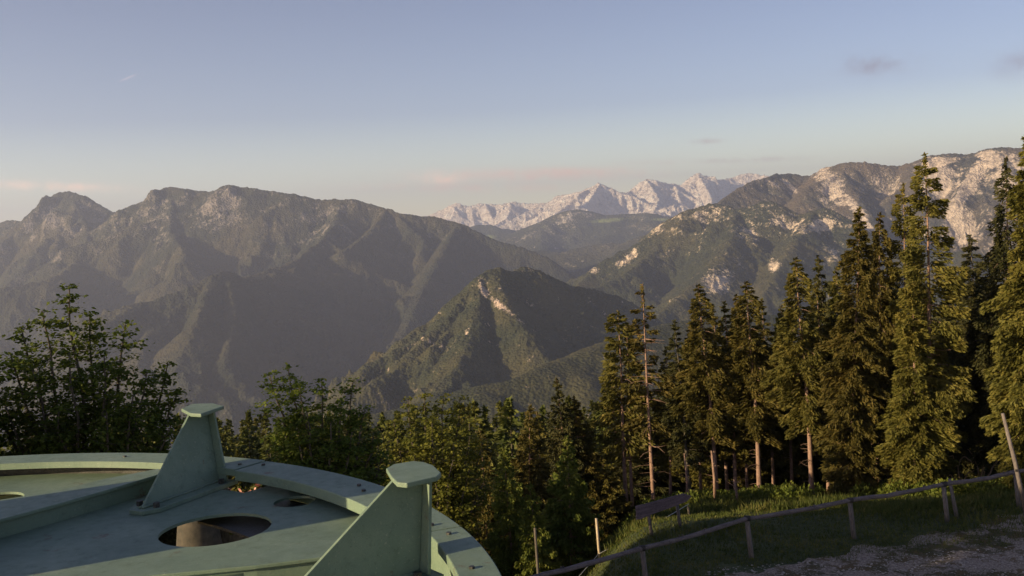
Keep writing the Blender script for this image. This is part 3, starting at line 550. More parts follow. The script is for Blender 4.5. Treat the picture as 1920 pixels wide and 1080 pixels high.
# (proto, x px, top px, distance, width scale, leaf, bark, lean, label)
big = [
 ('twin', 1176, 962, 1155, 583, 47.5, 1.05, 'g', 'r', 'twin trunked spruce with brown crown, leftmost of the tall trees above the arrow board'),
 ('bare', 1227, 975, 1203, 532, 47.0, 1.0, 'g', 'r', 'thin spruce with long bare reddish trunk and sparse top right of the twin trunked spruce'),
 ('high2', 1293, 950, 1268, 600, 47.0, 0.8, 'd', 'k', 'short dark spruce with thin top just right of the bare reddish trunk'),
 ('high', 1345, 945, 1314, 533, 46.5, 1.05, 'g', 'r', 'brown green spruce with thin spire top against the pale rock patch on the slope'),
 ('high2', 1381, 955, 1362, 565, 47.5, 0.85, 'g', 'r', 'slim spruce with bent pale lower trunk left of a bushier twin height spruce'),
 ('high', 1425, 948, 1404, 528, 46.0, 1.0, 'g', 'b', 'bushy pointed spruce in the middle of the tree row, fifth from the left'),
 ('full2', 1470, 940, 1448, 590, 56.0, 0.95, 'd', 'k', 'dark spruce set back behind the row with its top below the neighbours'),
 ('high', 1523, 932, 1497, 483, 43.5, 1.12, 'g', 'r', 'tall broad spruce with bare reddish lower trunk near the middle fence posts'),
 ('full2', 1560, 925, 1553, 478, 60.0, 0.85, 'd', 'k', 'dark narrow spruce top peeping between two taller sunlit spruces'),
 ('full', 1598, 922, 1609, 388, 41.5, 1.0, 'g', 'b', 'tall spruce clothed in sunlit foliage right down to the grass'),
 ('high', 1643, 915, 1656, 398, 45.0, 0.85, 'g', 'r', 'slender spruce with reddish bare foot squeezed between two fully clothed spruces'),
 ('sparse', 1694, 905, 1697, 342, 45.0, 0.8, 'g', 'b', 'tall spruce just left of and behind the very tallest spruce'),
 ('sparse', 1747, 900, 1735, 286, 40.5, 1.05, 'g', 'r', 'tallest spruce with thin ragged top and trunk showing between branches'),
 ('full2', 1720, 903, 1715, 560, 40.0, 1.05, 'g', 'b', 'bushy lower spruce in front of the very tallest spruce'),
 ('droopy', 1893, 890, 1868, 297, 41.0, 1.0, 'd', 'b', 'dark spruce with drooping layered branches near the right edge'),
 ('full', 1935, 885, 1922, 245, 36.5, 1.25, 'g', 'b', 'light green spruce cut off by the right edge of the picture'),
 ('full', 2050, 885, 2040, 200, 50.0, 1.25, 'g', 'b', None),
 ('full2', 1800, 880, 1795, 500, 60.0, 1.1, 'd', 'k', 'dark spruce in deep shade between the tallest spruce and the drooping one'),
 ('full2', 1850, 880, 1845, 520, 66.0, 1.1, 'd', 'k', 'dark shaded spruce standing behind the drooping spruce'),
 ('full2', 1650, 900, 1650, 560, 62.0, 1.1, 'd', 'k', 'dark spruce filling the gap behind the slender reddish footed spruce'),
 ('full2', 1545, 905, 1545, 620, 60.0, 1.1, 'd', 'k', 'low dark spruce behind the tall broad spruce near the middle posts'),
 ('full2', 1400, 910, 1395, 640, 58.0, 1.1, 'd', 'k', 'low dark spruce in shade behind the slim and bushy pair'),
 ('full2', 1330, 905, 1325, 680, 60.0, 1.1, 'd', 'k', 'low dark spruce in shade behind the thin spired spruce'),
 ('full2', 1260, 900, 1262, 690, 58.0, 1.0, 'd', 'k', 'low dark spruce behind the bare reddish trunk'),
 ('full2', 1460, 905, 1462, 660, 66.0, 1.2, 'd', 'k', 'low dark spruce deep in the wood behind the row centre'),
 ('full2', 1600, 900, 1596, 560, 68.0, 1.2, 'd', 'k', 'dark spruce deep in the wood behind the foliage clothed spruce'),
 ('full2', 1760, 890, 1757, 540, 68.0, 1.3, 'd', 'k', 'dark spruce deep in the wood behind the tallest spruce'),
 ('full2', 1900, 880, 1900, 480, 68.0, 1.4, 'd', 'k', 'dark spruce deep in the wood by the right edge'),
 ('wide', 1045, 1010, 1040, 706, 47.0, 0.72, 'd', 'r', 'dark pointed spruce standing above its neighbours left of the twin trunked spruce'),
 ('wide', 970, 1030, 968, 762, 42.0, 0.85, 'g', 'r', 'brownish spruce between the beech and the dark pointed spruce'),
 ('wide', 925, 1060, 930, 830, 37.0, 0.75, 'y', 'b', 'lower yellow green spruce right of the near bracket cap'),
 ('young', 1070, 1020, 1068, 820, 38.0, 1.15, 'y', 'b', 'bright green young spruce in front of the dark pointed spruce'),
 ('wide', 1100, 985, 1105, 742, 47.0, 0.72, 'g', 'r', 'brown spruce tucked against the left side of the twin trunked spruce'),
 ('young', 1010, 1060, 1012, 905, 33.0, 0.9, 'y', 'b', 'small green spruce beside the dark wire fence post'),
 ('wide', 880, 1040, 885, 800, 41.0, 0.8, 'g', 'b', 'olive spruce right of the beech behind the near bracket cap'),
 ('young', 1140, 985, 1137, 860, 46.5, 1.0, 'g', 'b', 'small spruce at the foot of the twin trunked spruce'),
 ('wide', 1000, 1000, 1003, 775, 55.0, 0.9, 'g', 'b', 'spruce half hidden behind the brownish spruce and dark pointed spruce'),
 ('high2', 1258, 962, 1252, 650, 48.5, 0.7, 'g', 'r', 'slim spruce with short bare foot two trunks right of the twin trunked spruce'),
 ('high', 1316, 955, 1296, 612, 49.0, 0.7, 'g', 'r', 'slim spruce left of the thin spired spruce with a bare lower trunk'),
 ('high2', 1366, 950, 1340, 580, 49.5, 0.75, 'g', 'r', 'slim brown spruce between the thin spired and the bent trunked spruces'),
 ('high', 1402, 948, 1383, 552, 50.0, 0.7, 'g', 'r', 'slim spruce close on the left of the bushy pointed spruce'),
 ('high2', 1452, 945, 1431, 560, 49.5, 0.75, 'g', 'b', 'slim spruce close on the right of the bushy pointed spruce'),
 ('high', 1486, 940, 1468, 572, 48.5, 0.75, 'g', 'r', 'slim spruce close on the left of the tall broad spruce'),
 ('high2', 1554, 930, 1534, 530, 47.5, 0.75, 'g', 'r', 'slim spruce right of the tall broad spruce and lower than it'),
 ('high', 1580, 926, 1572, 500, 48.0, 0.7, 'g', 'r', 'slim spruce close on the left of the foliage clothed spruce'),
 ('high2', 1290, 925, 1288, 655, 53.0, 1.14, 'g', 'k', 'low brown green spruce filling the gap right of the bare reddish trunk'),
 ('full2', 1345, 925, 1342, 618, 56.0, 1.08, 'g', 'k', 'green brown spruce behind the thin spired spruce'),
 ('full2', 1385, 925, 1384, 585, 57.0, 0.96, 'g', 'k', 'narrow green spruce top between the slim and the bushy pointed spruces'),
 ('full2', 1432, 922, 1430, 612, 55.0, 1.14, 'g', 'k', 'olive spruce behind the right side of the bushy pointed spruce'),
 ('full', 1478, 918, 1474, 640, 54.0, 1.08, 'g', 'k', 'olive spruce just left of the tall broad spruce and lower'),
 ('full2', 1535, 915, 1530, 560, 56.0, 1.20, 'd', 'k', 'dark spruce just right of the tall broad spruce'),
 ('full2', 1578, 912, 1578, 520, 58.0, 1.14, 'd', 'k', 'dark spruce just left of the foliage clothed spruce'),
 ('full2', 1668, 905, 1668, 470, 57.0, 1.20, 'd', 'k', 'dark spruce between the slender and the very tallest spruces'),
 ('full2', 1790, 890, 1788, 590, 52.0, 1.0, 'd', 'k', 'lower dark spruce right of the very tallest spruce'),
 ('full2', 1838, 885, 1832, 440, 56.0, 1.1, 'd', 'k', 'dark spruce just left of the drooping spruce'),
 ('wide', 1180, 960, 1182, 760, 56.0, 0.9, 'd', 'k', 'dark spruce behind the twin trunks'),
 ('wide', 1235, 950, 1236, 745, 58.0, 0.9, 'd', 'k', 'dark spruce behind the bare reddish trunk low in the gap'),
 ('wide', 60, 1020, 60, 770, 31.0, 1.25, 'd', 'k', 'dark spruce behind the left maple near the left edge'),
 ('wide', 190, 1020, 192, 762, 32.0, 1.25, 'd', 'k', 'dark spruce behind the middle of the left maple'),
 ('wide', 300, 1020, 300, 800, 33.0, 1.1, 'd', 'k', 'dark spruce behind the right edge of the left maple'),
 ('wide', 610, 1020, 612, 792, 34.0, 1.2, 'd', 'k', 'dark spruce behind the three pointed maple'),
 ('wide', 690, 1020, 690, 800, 36.0, 1.1, 'd', 'k', 'dark spruce between the three pointed maple and the beech'),
]
rng = np.random.default_rng(99)
for (pr, bx, by, tx, ty, Y, ws, lf, bk, lab) in big:
    if lab is None: lab = 'tall green spruce standing just outside the right edge of the picture'
    meshes, Hm = PR[pr]; top = at(tx, ty, Y); b0 = at(bx, by, Y)
    zb = float(G(b0[0], Y)) - 0.15
    foot = np.array([b0[0] if abs(b0[2] - zb) < 3 else top[0] + 0.035 * 10, Y, zb])
    h = top[2] - zb; d = (top[0] - foot[0]) / h
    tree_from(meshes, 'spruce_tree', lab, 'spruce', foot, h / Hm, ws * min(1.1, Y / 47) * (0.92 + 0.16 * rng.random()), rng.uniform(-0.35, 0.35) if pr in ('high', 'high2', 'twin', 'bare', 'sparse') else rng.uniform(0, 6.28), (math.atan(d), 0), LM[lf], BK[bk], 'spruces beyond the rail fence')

# distant wood: individual conifers on the slope below
far_protos = [spruce('far%d' % k, 40 + k, 15.0, r, 0.8, 90, pm, hang=0.5, droop=0.4, ln=0.75, wd=0.30, gaps=0.08, shape=0.8, trunk_r=0.16) for k, (r, pm) in enumerate([(2.3, 17), (2.8, 15), (2.0, 20)])]
for p in far_protos:
    p[0].materials.append(M['bark_dark']); p[1].materials.append(M['far_conifer'])
def far_tree(x, y, h, w, rot, k, label):
    t = thing('conifer_tree', label, 'conifer', (x, y, float(G(x, y)) - 0.3), 'small conifers of the wood below the mountains')
    t.rotation_euler = (0, 0, rot); t.scale = (w, w, h / 15.0)
    o = link('trunk', far_protos[k][0], None, t); o2 = link('crown', far_protos[k][1], None, t)
cnt = 0
def place_far(n, y0, y1, p0, p1, hmin, hmax, sd, mind, toplim):
    global cnt
    rg = np.random.default_rng(sd); pts = []; tries = 0
    while len(pts) < n and tries < n * 60:
        tries += 1
        Y = y0 * (y1 / y0) ** rg.random(); px = rg.uniform(p0, p1); x = (px - 960) / FPX * Y
        if any((x - a) ** 2 + (Y - b) ** 2 < (mind * (0.6 + Y / 300)) ** 2 for a, b in pts): continue
        h = rg.uniform(hmin, hmax); zt = float(G(x, Y)) + h; tp = px_of(np.array(x), np.array(Y), np.array(zt))[1]
        if tp < np.interp(px, *toplim) + rg.uniform(0, 14): 
            h2 = h - (np.interp(px, *toplim) + rg.uniform(2, 26) - tp) / FPX * Y
            if h2 < hmin * 0.55: continue
            h = h2
        pts.append((x, Y)); cnt += 1
        far_tree(x, Y, h, rg.uniform(0.85, 1.3) * (h / 15) ** 0.6, rg.uniform(0, 6.28), int(rg.integers(0, 3)), 'small dark green conifer packed in the wood below the mountains')
lim = ([-100, 330, 430, 500, 700, 860, 1000, 1130, 1300, 2000], [770, 765, 760, 768, 765, 742, 735, 735, 700, 600])
place_far(160, 85, 240, 330, 880, 11, 18, 5, 3.3, lim)
place_far(90, 62, 240, 840, 1230, 9, 17, 6, 3.4, lim)
place_far(22, 70, 160, -40, 330, 12, 18, 8, 5, lim)
place_far(22, 60, 110, 1230, 1930, 12, 18, 9, 4, ([0, 1230, 1930], [700, 690, 560]))
def far_wood():
    """the rest of the wood down the slope: one mass"""
    rg = np.random.default_rng(12); VV = []; FF = []; nb = 0
    for i in range(900):
        Y = 240 * (1200 / 240) ** rg.random(); px = rg.uniform(-100, 1950); x = (px - 960) / FPX * Y; z = float(G(x, Y)) - 1; h = rg.uniform(13, 22); r = h * rg.uniform(0.14, 0.2)
        k = 130; s = rg.random(k) ** 0.7; a = rg.uniform(0, 6.28, k); rr = r * s * (0.5 + 0.6 * rg.random(k)); P_ = np.stack([x + np.cos(a) * rr, Y + np.sin(a) * rr, z + h * (1 - s * 0.95)], -1)
        D_ = unit(np.stack([np.cos(a), np.sin(a), -0.8 - rg.random(k)], -1)); V, Fc = cards(P_, D_, h * 0.12, h * 0.05, rg); VV.append(V); FF.append(Fc + nb); nb += len(V)
    o = link('distant_wood', mesh_np('distant_wood', np.concatenate(VV), np.concatenate(FF), 4), M['far_conifer'])
    tag(o, 'distant conifer wood running down the slope', 'wood', kind='stuff')
far_wood()

# ------------------------------------------------------------------ broadleaf trees
def broadleaf(name, label, foot, tips, leafm, seed, spread, nl, leaf, low, group, layers=1.0):
    rg = np.random.default_rng(seed); t = thing(name, label, 'tree', foot, group); foot = np.array(foot, float); tb = MB(); PP = []; DD = []
    tipsv = [np.array(q) - foot for q in tips]; hm = max(q[2] for q in tipsv)
    cx = np.mean([q[0] for q in tipsv]); cy = np.mean([q[1] for q in tipsv])
    tb.tube([(0, 0, 0), (cx * .15, cy * .15, hm * 0.25), (cx * .6, cy * .6, hm * 0.5)], [0.17, 0.14, 0.10], 9)
    for q in tipsv:
        z0 = hm * rg.uniform(0.22, 0.42); st = np.array([cx * z0 / hm, cy * z0 / hm, z0]); n = 9; pts = []
        for i in range(n):
            u = i / (n - 1); out = u ** 0.75
            p = st + (q - st) * np.array([out, out, u]) + rg.normal(0, 0.04, 3) * (0 < i < n - 1); pts.append(p)
        tb.tube(pts, [0.075 * (1 - i / n) + 0.006 for i in range(n)], 6)
        length = np.linalg.norm(q - st); ntw = int(length * 8.5)
        for j in range(ntw):
            u = (j + rg.random()) / ntw; u = 1 - (round(length * (1 - u) / 0.27) * 0.27 + rg.normal(0, 0.03)) / length; u = min(0.999, max(0.0, u)); k = min(n - 2, int(u * (n - 1))); f = u * (n - 1) - k; p = pts[k] * (1 - f) + pts[k + 1] * f
            dtip = length * (1 - u); tl = min(spread, 0.10 + 0.38 * dtip ** 0.9) * rg.uniform(0.5, 1.15)
            az = rg.uniform(0, 6.28); e = p + np.array([math.cos(az) * tl, math.sin(az) * tl, tl * rg.uniform(-0.1, 0.5)])
            tb.tube([p, (p + e) / 2 + np.array([0, 0, -0.03]), e], [0.012, 0.008, 0.003], 3, False)
            m = max(10, int(3.2 * nl * (0.35 + tl))); s = 0.25 + 0.8 * rg.random(m) ** 0.6
            lay = rg.normal(0, 0.035 + 0.03 * tl, m); lat = rg.normal(0, 0.10 + 0.14 * tl, (m, 2))
            P_ = p + (e - p) * s[:, None]; P_[:, 0] += lat[:, 0]; P_[:, 1] += lat[:, 1]; P_[:, 2] += lay
            D_ = unit(np.stack([math.cos(az) + rg.normal(0, .8, m), math.sin(az) + rg.normal(0, .8, m), rg.normal(-0.25, 0.35, m)], -1)); PP.append(P_); DD.append(D_)
    P_ = np.concatenate(PP); D_ = np.concatenate(DD); n = len(P_)
    # broad leaves: width nearly the length, mostly lying flat
    up = unit(np.stack([rg.normal(0, 0.45, n), rg.normal(0, 0.45, n), np.ones(n)], -1)); W_ = unit(np.cross(up, D_)); l = (leaf * 0.80 * rg.uniform(0.5, 1.3, n))[:, None]
    V = np.stack([P_ - D_ * l * .5, P_ + W_ * l * .42 - D_ * l * .05, P_ + D_ * l * .55 - np.array([0, 0, 1]) * l * .12, P_ - W_ * l * .42 - D_ * l * .05], 1).reshape(-1, 3)
    tb.build('trunk', M['bark_dark'], t, True); link('crown', mesh_np('crown', V, np.arange(n * 4).reshape(n, 4), 4), leafm, t)
    return n
def gz(x, y): return float(G(x, y)) - 0.1
def tips(lst): return [at(*q) for q in lst]
A = at(165, 900, 22); broadleaf('maple_tree', 'dark green maple with airy tapering top at the left behind the wheel', (A[0], 22, gz(A[0], 22)),
    tips([(130, 537, 22), (78, 583, 21.6), (40, 615, 22.4), (168, 590, 22.3), (235, 608, 22), (315, 680, 22.5), (275, 700, 21.5), (20, 665, 21.2), (335, 735, 22.2), (195, 665, 21), (60, 690, 20.6), (130, 660, 20.5), (250, 740, 20.8), (-30, 700, 21.5), (10, 760, 20.8), (110, 770, 20.3), (200, 770, 20.2), (320, 800, 21)]), M['maple'], 51, 0.62, 22, 0.125, 0, 'broadleaf trees behind the wheel')
B = at(600, 900, 26); broadleaf('maple_tree', 'dark maple with three pointed shoots standing between the two wheel brackets', (B[0], 26, gz(B[0], 26)),
    tips([(540, 690, 26), (505, 700, 26), (560, 720, 25.6), (603, 712, 26), (640, 752, 25.6), (662, 714, 26.3), (685, 765, 26), (575, 770, 25), (620, 790, 25), (530, 790, 25.4), (700, 810, 26), (660, 810, 25), (560, 830, 25), (720, 850, 26.4)]), M['maple'], 52, 0.6, 20, 0.13, 0, 'broadleaf trees behind the wheel')
C_ = at(800, 950, 33); broadleaf('beech_tree', 'yellow green beech rising behind the near bracket cap', (C_[0], 33, gz(C_[0], 33)),
    tips([(795, 742, 33), (765, 748, 33), (832, 740, 33.3), (862, 748, 33.5), (738, 790, 32.6), (880, 790, 33), (722, 835, 32.5), (905, 830, 33.5), (810, 790, 32), (770, 820, 31.8), (850, 830, 32), (880, 880, 32), (740, 880, 32), (820, 880, 31.5), (910, 900, 32.5)]), M['beech'], 53, 0.75, 20, 0.135, 0, 'broadleaf trees behind the wheel')
D_ = at(-160, 900, 21); broadleaf('maple_tree', 'maple just beyond the left edge with one leafy tip reaching in', (D_[0], 21, gz(D_[0], 21)),
    tips([(-14, 668, 21), (-100, 560, 21), (-160, 520, 21.5), (-220, 580, 22), (-300, 640, 21), (-120, 700, 20.5), (-240, 720, 20.5), (-40, 800, 20.5)]), M['maple'], 54, 0.8, 20, 0.14, 0, 'broadleaf trees behind the wheel')
# shade trees standing left of the view, which darken the meadow and the yard
for i, (x, y, h) in enumerate([(-12.5, 18.5, 11.0), (-13.5, 14.8, 11.2), (-14.5, 11.5, 10.6), (-16.5, 8.8, 10.4), (-17.5, 16, 12)]):
    meshes, Hm = PR['wide']
    tree_from(meshes, 'spruce_tree', ['broad spruce out of view at the left behind the maple', 'lower broad spruce out of view near the wheel', 'lowest broad spruce out of view beside the wheel', 'furthest broad spruce out of view at the left', 'broad spruce out of view far left of the wheel'][i], 'spruce', (x, y, gz(x, y)), h / Hm, 1.5, i * 1.3, (0, 0), M['spruce_dark'], M['bark_dark'], 'shade spruces left of the picture')

# ------------------------------------------------------------------ undergrowth and grass
def grass():
    rg = np.random.default_rng(61); n = 110000
    Y = 25 + 30 * rg.random(n) ** 1.2; px = rg.uniform(930, 1990, n); X = (px - 960) / FPX * Y
    # keep behind the yard edge
    Y[:16000] = 20 + 9 * rg.random(16000); X = (px - 960) / FPX * Y; tuft = (np.arange(n) < 16000) & (vnoise(X / 1.6, Y / 0.8, 9) > 0.6)
    keep = tuft | (Y > 27.2 + 0.06 * X + 0.9 * fbm(X * 1.1, X * 0 + 3, 5, 4)) | (X < 5.5); X, Y, tuft = X[keep], Y[keep], tuft[keep]; n = len(X)
    tall = 0.10 + 0.26 * smooth(0.35, 0.75, vnoise(X / 1.7, Y / 1.7, 3)) * smooth(28, 34, Y) + 0.14 * smooth(36, 42, Y + 6 * smooth(5, 18, X))
    h = np.where(tuft, 0.07, tall) * rg.uniform(0.5, 1.3, n); Z = G(X, Y) - 0.02; lean = rg.normal(0, 0.35, (n, 2)) * h[:, None]
    wv = rg.normal(0, 1, (n, 2)); wv = wv / np.linalg.norm(wv, axis=1, keepdims=True) * (0.014 + 0.03 * h)[:, None]
    V = np.stack([np.stack([X - wv[:, 0], Y - wv[:, 1], Z], -1), np.stack([X + wv[:, 0], Y + wv[:, 1], Z], -1), np.stack([X + lean[:, 0], Y + lean[:, 1], Z + h], -1)], 1).reshape(-1, 3)
    o = link('meadow_grass', mesh_np('meadow_grass', V, np.arange(n * 3).reshape(n, 3), 3), M['grassblade'])
    tag(o, 'uncut meadow grass between the rail fence and the spruces', 'grass', kind='stuff')
    k = 5200; Ys = 20 + 9.5 * rg.random(k); Xs = (rg.uniform(1300, 1960, k) - 960) / FPX * Ys; kk = Ys < 27.0 + 0.06 * Xs; Xs, Ys = Xs[kk], Ys[kk]; k = len(Xs)
    oct_ = np.array([[1, 0, 0], [0, 1, 0], [-1, 0, 0], [0, -1, 0], [0, 0, 1], [0, 0, -1]], float); fo = np.array([[0, 1, 4], [1, 2, 4], [2, 3, 4], [3, 0, 4], [1, 0, 5], [2, 1, 5], [3, 2, 5], [0, 3, 5]])
    sz = 0.012 + 0.035 * rg.random((k, 1, 1)) ** 3; V = oct_[None] * sz * rg.uniform(0.6, 1.3, (k, 6, 1)) * np.array([1.2, 1, .6]); V = V + np.stack([Xs, Ys, G(Xs, Ys) + .026], -1)[:, None]
    tag(link('loose_stones', mesh_np('loose_stones', V.reshape(-1, 3), (fo[None] + 6 * np.arange(k)[:, None, None]).reshape(-1, 3), 3), simple_mat('limestone_chips', (0.2, 0.18, 0.16), (0.45, 0.41, 0.37), 3)), 'pale loose stones scattered on the gravel road', 'stones', kind='stuff')
    # leafy undergrowth along the foot of the wood
    n = 1500; VV = []; FF = []; nb = 0
    for i in range(430):
        px = rg.uniform(1090, 1960); Yc = float(np.interp(px, [1090, 1180, 1745, 1960], [46, 46, 39.3, 36.3])) + rg.uniform(-1.2, 3); x = (px - 960) / FPX * Yc; r = rg.uniform(0.2, 0.5); hh = rg.uniform(0.15, 0.75) * (0.6 + 0.8 * vnoise(np.array(px / 60), np.array(1.0), 9)); k = int(130 * r / .4)
        a = rg.normal(0, 1, (k, 3)); a = unit(a) * rg.random((k, 1)) ** 0.4; P_ = np.stack([x + a[:, 0] * r, Yc + a[:, 1] * r, G(x, Yc) + hh * 0.45 + a[:, 2] * hh * 0.6], -1)
        V, Fc = cards(P_, unit(a + rg.normal(0, .5, (k, 3)) + np.array([0, 0, .4])), 0.17, 0.075, rg); VV.append(V); FF.append(Fc + nb); nb += len(V)
    o = link('undergrowth', mesh_np('undergrowth', np.concatenate(VV), np.concatenate(FF), 4), M['shrub'])
    tag(o, 'leafy undergrowth along the foot of the spruces', 'undergrowth', kind='stuff')
grass()

# ------------------------------------------------------------------ rail fence
def fence():
    top = [(900, 1106), (1204, 1028), (1401, 972), (1594, 938), (1770, 908), (1905, 884), (2060, 860)]
    P3 = []
    for px, py in top: P3.append(on(px, py, -8.72))
    t = thing('rail_fence', 'grey weathered wooden rail fence running along the gravel yard', 'fence', (P3[1][0], P3[1][1], -9.85))
    o0 = np.array([P3[1][0], P3[1][1], -9.85]); rg = np.random.default_rng(4)
    for i in range(len(P3) - 1):
        mb = MB(); a, b = P3[i] - o0, P3[i + 1] - o0; pts = [a + (b - a) * k / 8 + np.array([0, 0, -0.04 * math.sin(PI * k / 8)]) + rg.normal(0, 0.008, 3) * (0 < k < 8) for k in range(9)]
        mb.tube(pts, [0.062 + rg.uniform(-.007, .010) for k in range(9)], 10)
        for k in range(3):
            u = rg.random(); p = pts[0] + (pts[-1] - pts[0]) * u; mb.tube([p + [0, -.03, .03], p + [rg.normal(0, .02), -.06, .09]], [.022, .012], 5)
        mb.build('rail', M['rail'], t, False)
    feet = [(1212, 1110), (1409, 1052), (1598, 1010), (1778, 985), (1920, 962)]
    for k, (q, ft) in enumerate(zip(P3[1:6], feet)):
        p = q - o0; g_ = float(G(q[0], q[1])) - o0[2] - 0.15
        mb = MB(); mb.tube([(p[0] + 0.10, p[1] + 0.02, g_), (p[0] + 0.05, p[1] + 0.03, g_ / 2 + p[2] / 2), (p[0], p[1] + 0.06, p[2] + 0.03)], [0.078, 0.072, 0.068], 8); mb.build('post', M['wood'], t, True)
        mb = MB(); mb.tube([(p[0] - 0.085, p[1], p[2] + 0.008), (p[0] + 0.085, p[1], p[2] - 0.0)], [0.082, 0.082], 8); mb.build('iron_strap', M['dark_cap'], t, False, 0.004)
    # second leaning stake beside a post
    q = on(1782, 900, -8.7) - o0; g_ = float(G(q[0] + o0[0], q[1] + o0[1])) - o0[2] - 0.15
    mb = MB(); mb.tube([(q[0] + 0.2, q[1], g_), (q[0], q[1] + .05, q[2] + .02)], [0.07, 0.05], 7); o = mb.build('post', M['wood'], t, True); o['label'] = 'thinner grey stake doubled beside a fence post'
fence()
def leaning_pole():
    b = on(1925, 965, -9.9); top = at(1880, 775, b[1]); t = thing('leaning_pole', 'tall grey pole leaning left over the fence at the right edge', 'pole', (b[0], b[1], -9.95))
    o0 = np.array([b[0], b[1], -9.95]); d = top - o0
    mb = MB(); mb.tube([(0, 0, 0), tuple(d * .5 + np.array([.03, 0, 0])), tuple(d)], [0.075, 0.065, 0.05], 8); mb.build('shaft', M['wood'], t, True)
    mb = MB(); mb.box(tuple(d * .45 + np.array([0.0, -0.06, 0])), 0.10, 0.02, 0.08); mb.build('iron_strap', M['dark_cap'], t)
leaning_pole()
# arrow board
def arrow_board():
    a = at(1192, 958, 30.5); b = at(1297, 932, 31.6); ctr = (a + b) / 2; zb = gz(ctr[0], ctr[1]); o0 = np.array([ctr[0], ctr[1], zb])
    t = thing('arrow_board', 'weathered purple grey wooden board pointing right on two posts beyond the rail fence', 'sign', tuple(o0))
    d = b - a; u = d / np.linalg.norm(d); v = np.array([0, 0, 1.0]); h = 0.35; Lg = np.linalg.norm(d)
    prof = [(0, -h), (0.02, -h * .2), (0, h * 0.55), (0.3 * Lg, h * 0.55), (0.6 * Lg, h * 0.62), (0.85 * Lg, h * 0.66), (Lg, 0.15 * h), (0.9 * Lg, -h * .35), (0.6 * Lg, -h * .62), (0.3 * Lg, -h * .8), (0.08 * Lg, -h * 1.05)]
    mb = MB(); mb.prism([tuple(a - o0 + u * p + v * (q * .8)) for p, q in prof], np.cross(u, v), 0.045); mb.build('board', simple_mat('purple_grey_board', (0.06, 0.045, 0.05), (0.17, 0.125, 0.14), 4, 0.9, 0.6, 0.01, (0.5, 0.5, 3)), t, False, 0.006)
    for px_, py_, s in ((1214, 975, 0.1), (1268, 955, 0.75)):
        p = a + d * ((px_ - 1192) / 105.0) - o0; g_ = gz(p[0] + o0[0], p[1] + o0[1]) - zb
        mb = MB(); mb.tube([(p[0] + 0.12, p[1] + 0.1, g_ - .1), (p[0], p[1] + 0.08, p[2] + 0.05)], [0.06, 0.052], 7); mb.build('post', M['wood'], t, True)
arrow_board()
# thin wire fence on small stakes
def wire_fence():
    t = None; st = [(1003, 990, 31.0, 'k'), (1118, 972, 33.5, 'p'), (1290, 950, 35.5, 'k')]
    P0 = at(1008, 1065, 31.0); zb = gz(P0[0], 31.0); o0 = np.array([P0[0], 31.0, zb]); t = thing('wire_fence', 'thin pale wire strung on small stakes below the spruces', 'fence', tuple(o0)); prev = None
    for px, py, Y, k in st:
        tp = at(px, py, Y); g_ = gz(tp[0], Y); mb = MB(); hh = max(1.0, tp[2] - g_)
        p = np.array([tp[0], Y, 0]); mb.tube([tuple(np.array([p[0] + 0.06, Y, g_ - .1]) - o0), tuple(np.array([p[0], Y, tp[2]]) - o0)], [0.05, 0.045], 7)
        mb.build('stake', M['pale_wood'] if k == 'p' else M['bark_dark'], t, True)
        cur = np.array([p[0] + .03, Y - 0.05, g_ + (0.55 if k != 'p' else 0.45)]) - o0
        if prev is not None:
            mb = MB(); mb.tube([tuple(prev), tuple((prev + cur) / 2 - np.array([0, 0, .06])), tuple(cur)], [0.012] * 3, 5); mb.build('wire', M['wire'], t, True)
        prev = cur
wire_fence()
# slim bare trunks and snags among the spruces
for i, (bx, by, tx, ty, Y, r, m_, lab) in enumerate([(1383, 958, 1376, 898, 42, .07, 'bark_red', 'short pale snag standing in the grass below the slim spruce'), (1341, 950, 1334, 845, 44, .08, 'bark_red', 'pale bare trunk leaning beside the thin spired spruce'), (1288, 935, 1283, 850, 45, .06, 'bark', 'thin bare trunk right of the arrow board'), (1640, 925, 1634, 800, 46.5, .11, 'bark_red', 'bare reddish trunk between the two fully clothed spruces'), (1612, 925, 1607, 870, 45, .045, 'bark_dark', 'thin grey dead stem in front of the foliage clothed spruce'), (1570, 930, 1566, 880, 46, .05, 'bark_red', 'slim pale stem at the foot of the foliage clothed spruce')]):
    b = at(bx, by, Y); tp = at(tx, ty, Y); zb = gz(b[0], Y); mb = MB(); d = tp - np.array([b[0], Y, zb]); rg = np.random.default_rng(i)
    t_ = thing('dead_tree', lab, 'dead tree', (b[0], Y, zb))
    mb.tube([(0, 0, 0), tuple(d * .5 + np.array([.05, 0, 0])), tuple(d)], [r, r * .85, r * .5], 7); mb.build('trunk', M[m_], t_, True)
    for k in range(9):
        u = rg.uniform(0.35, 0.98); a = rg.uniform(0, 6.28); l = rg.uniform(.1, .4); p = d * u; mb = MB()
        mb.tube([tuple(p), tuple(p + np.array([math.cos(a) * l, math.sin(a) * l, rg.uniform(-.05, .2)]))], [r * .2, .005], 3, False); mb.build('branch', M[m_], t_)
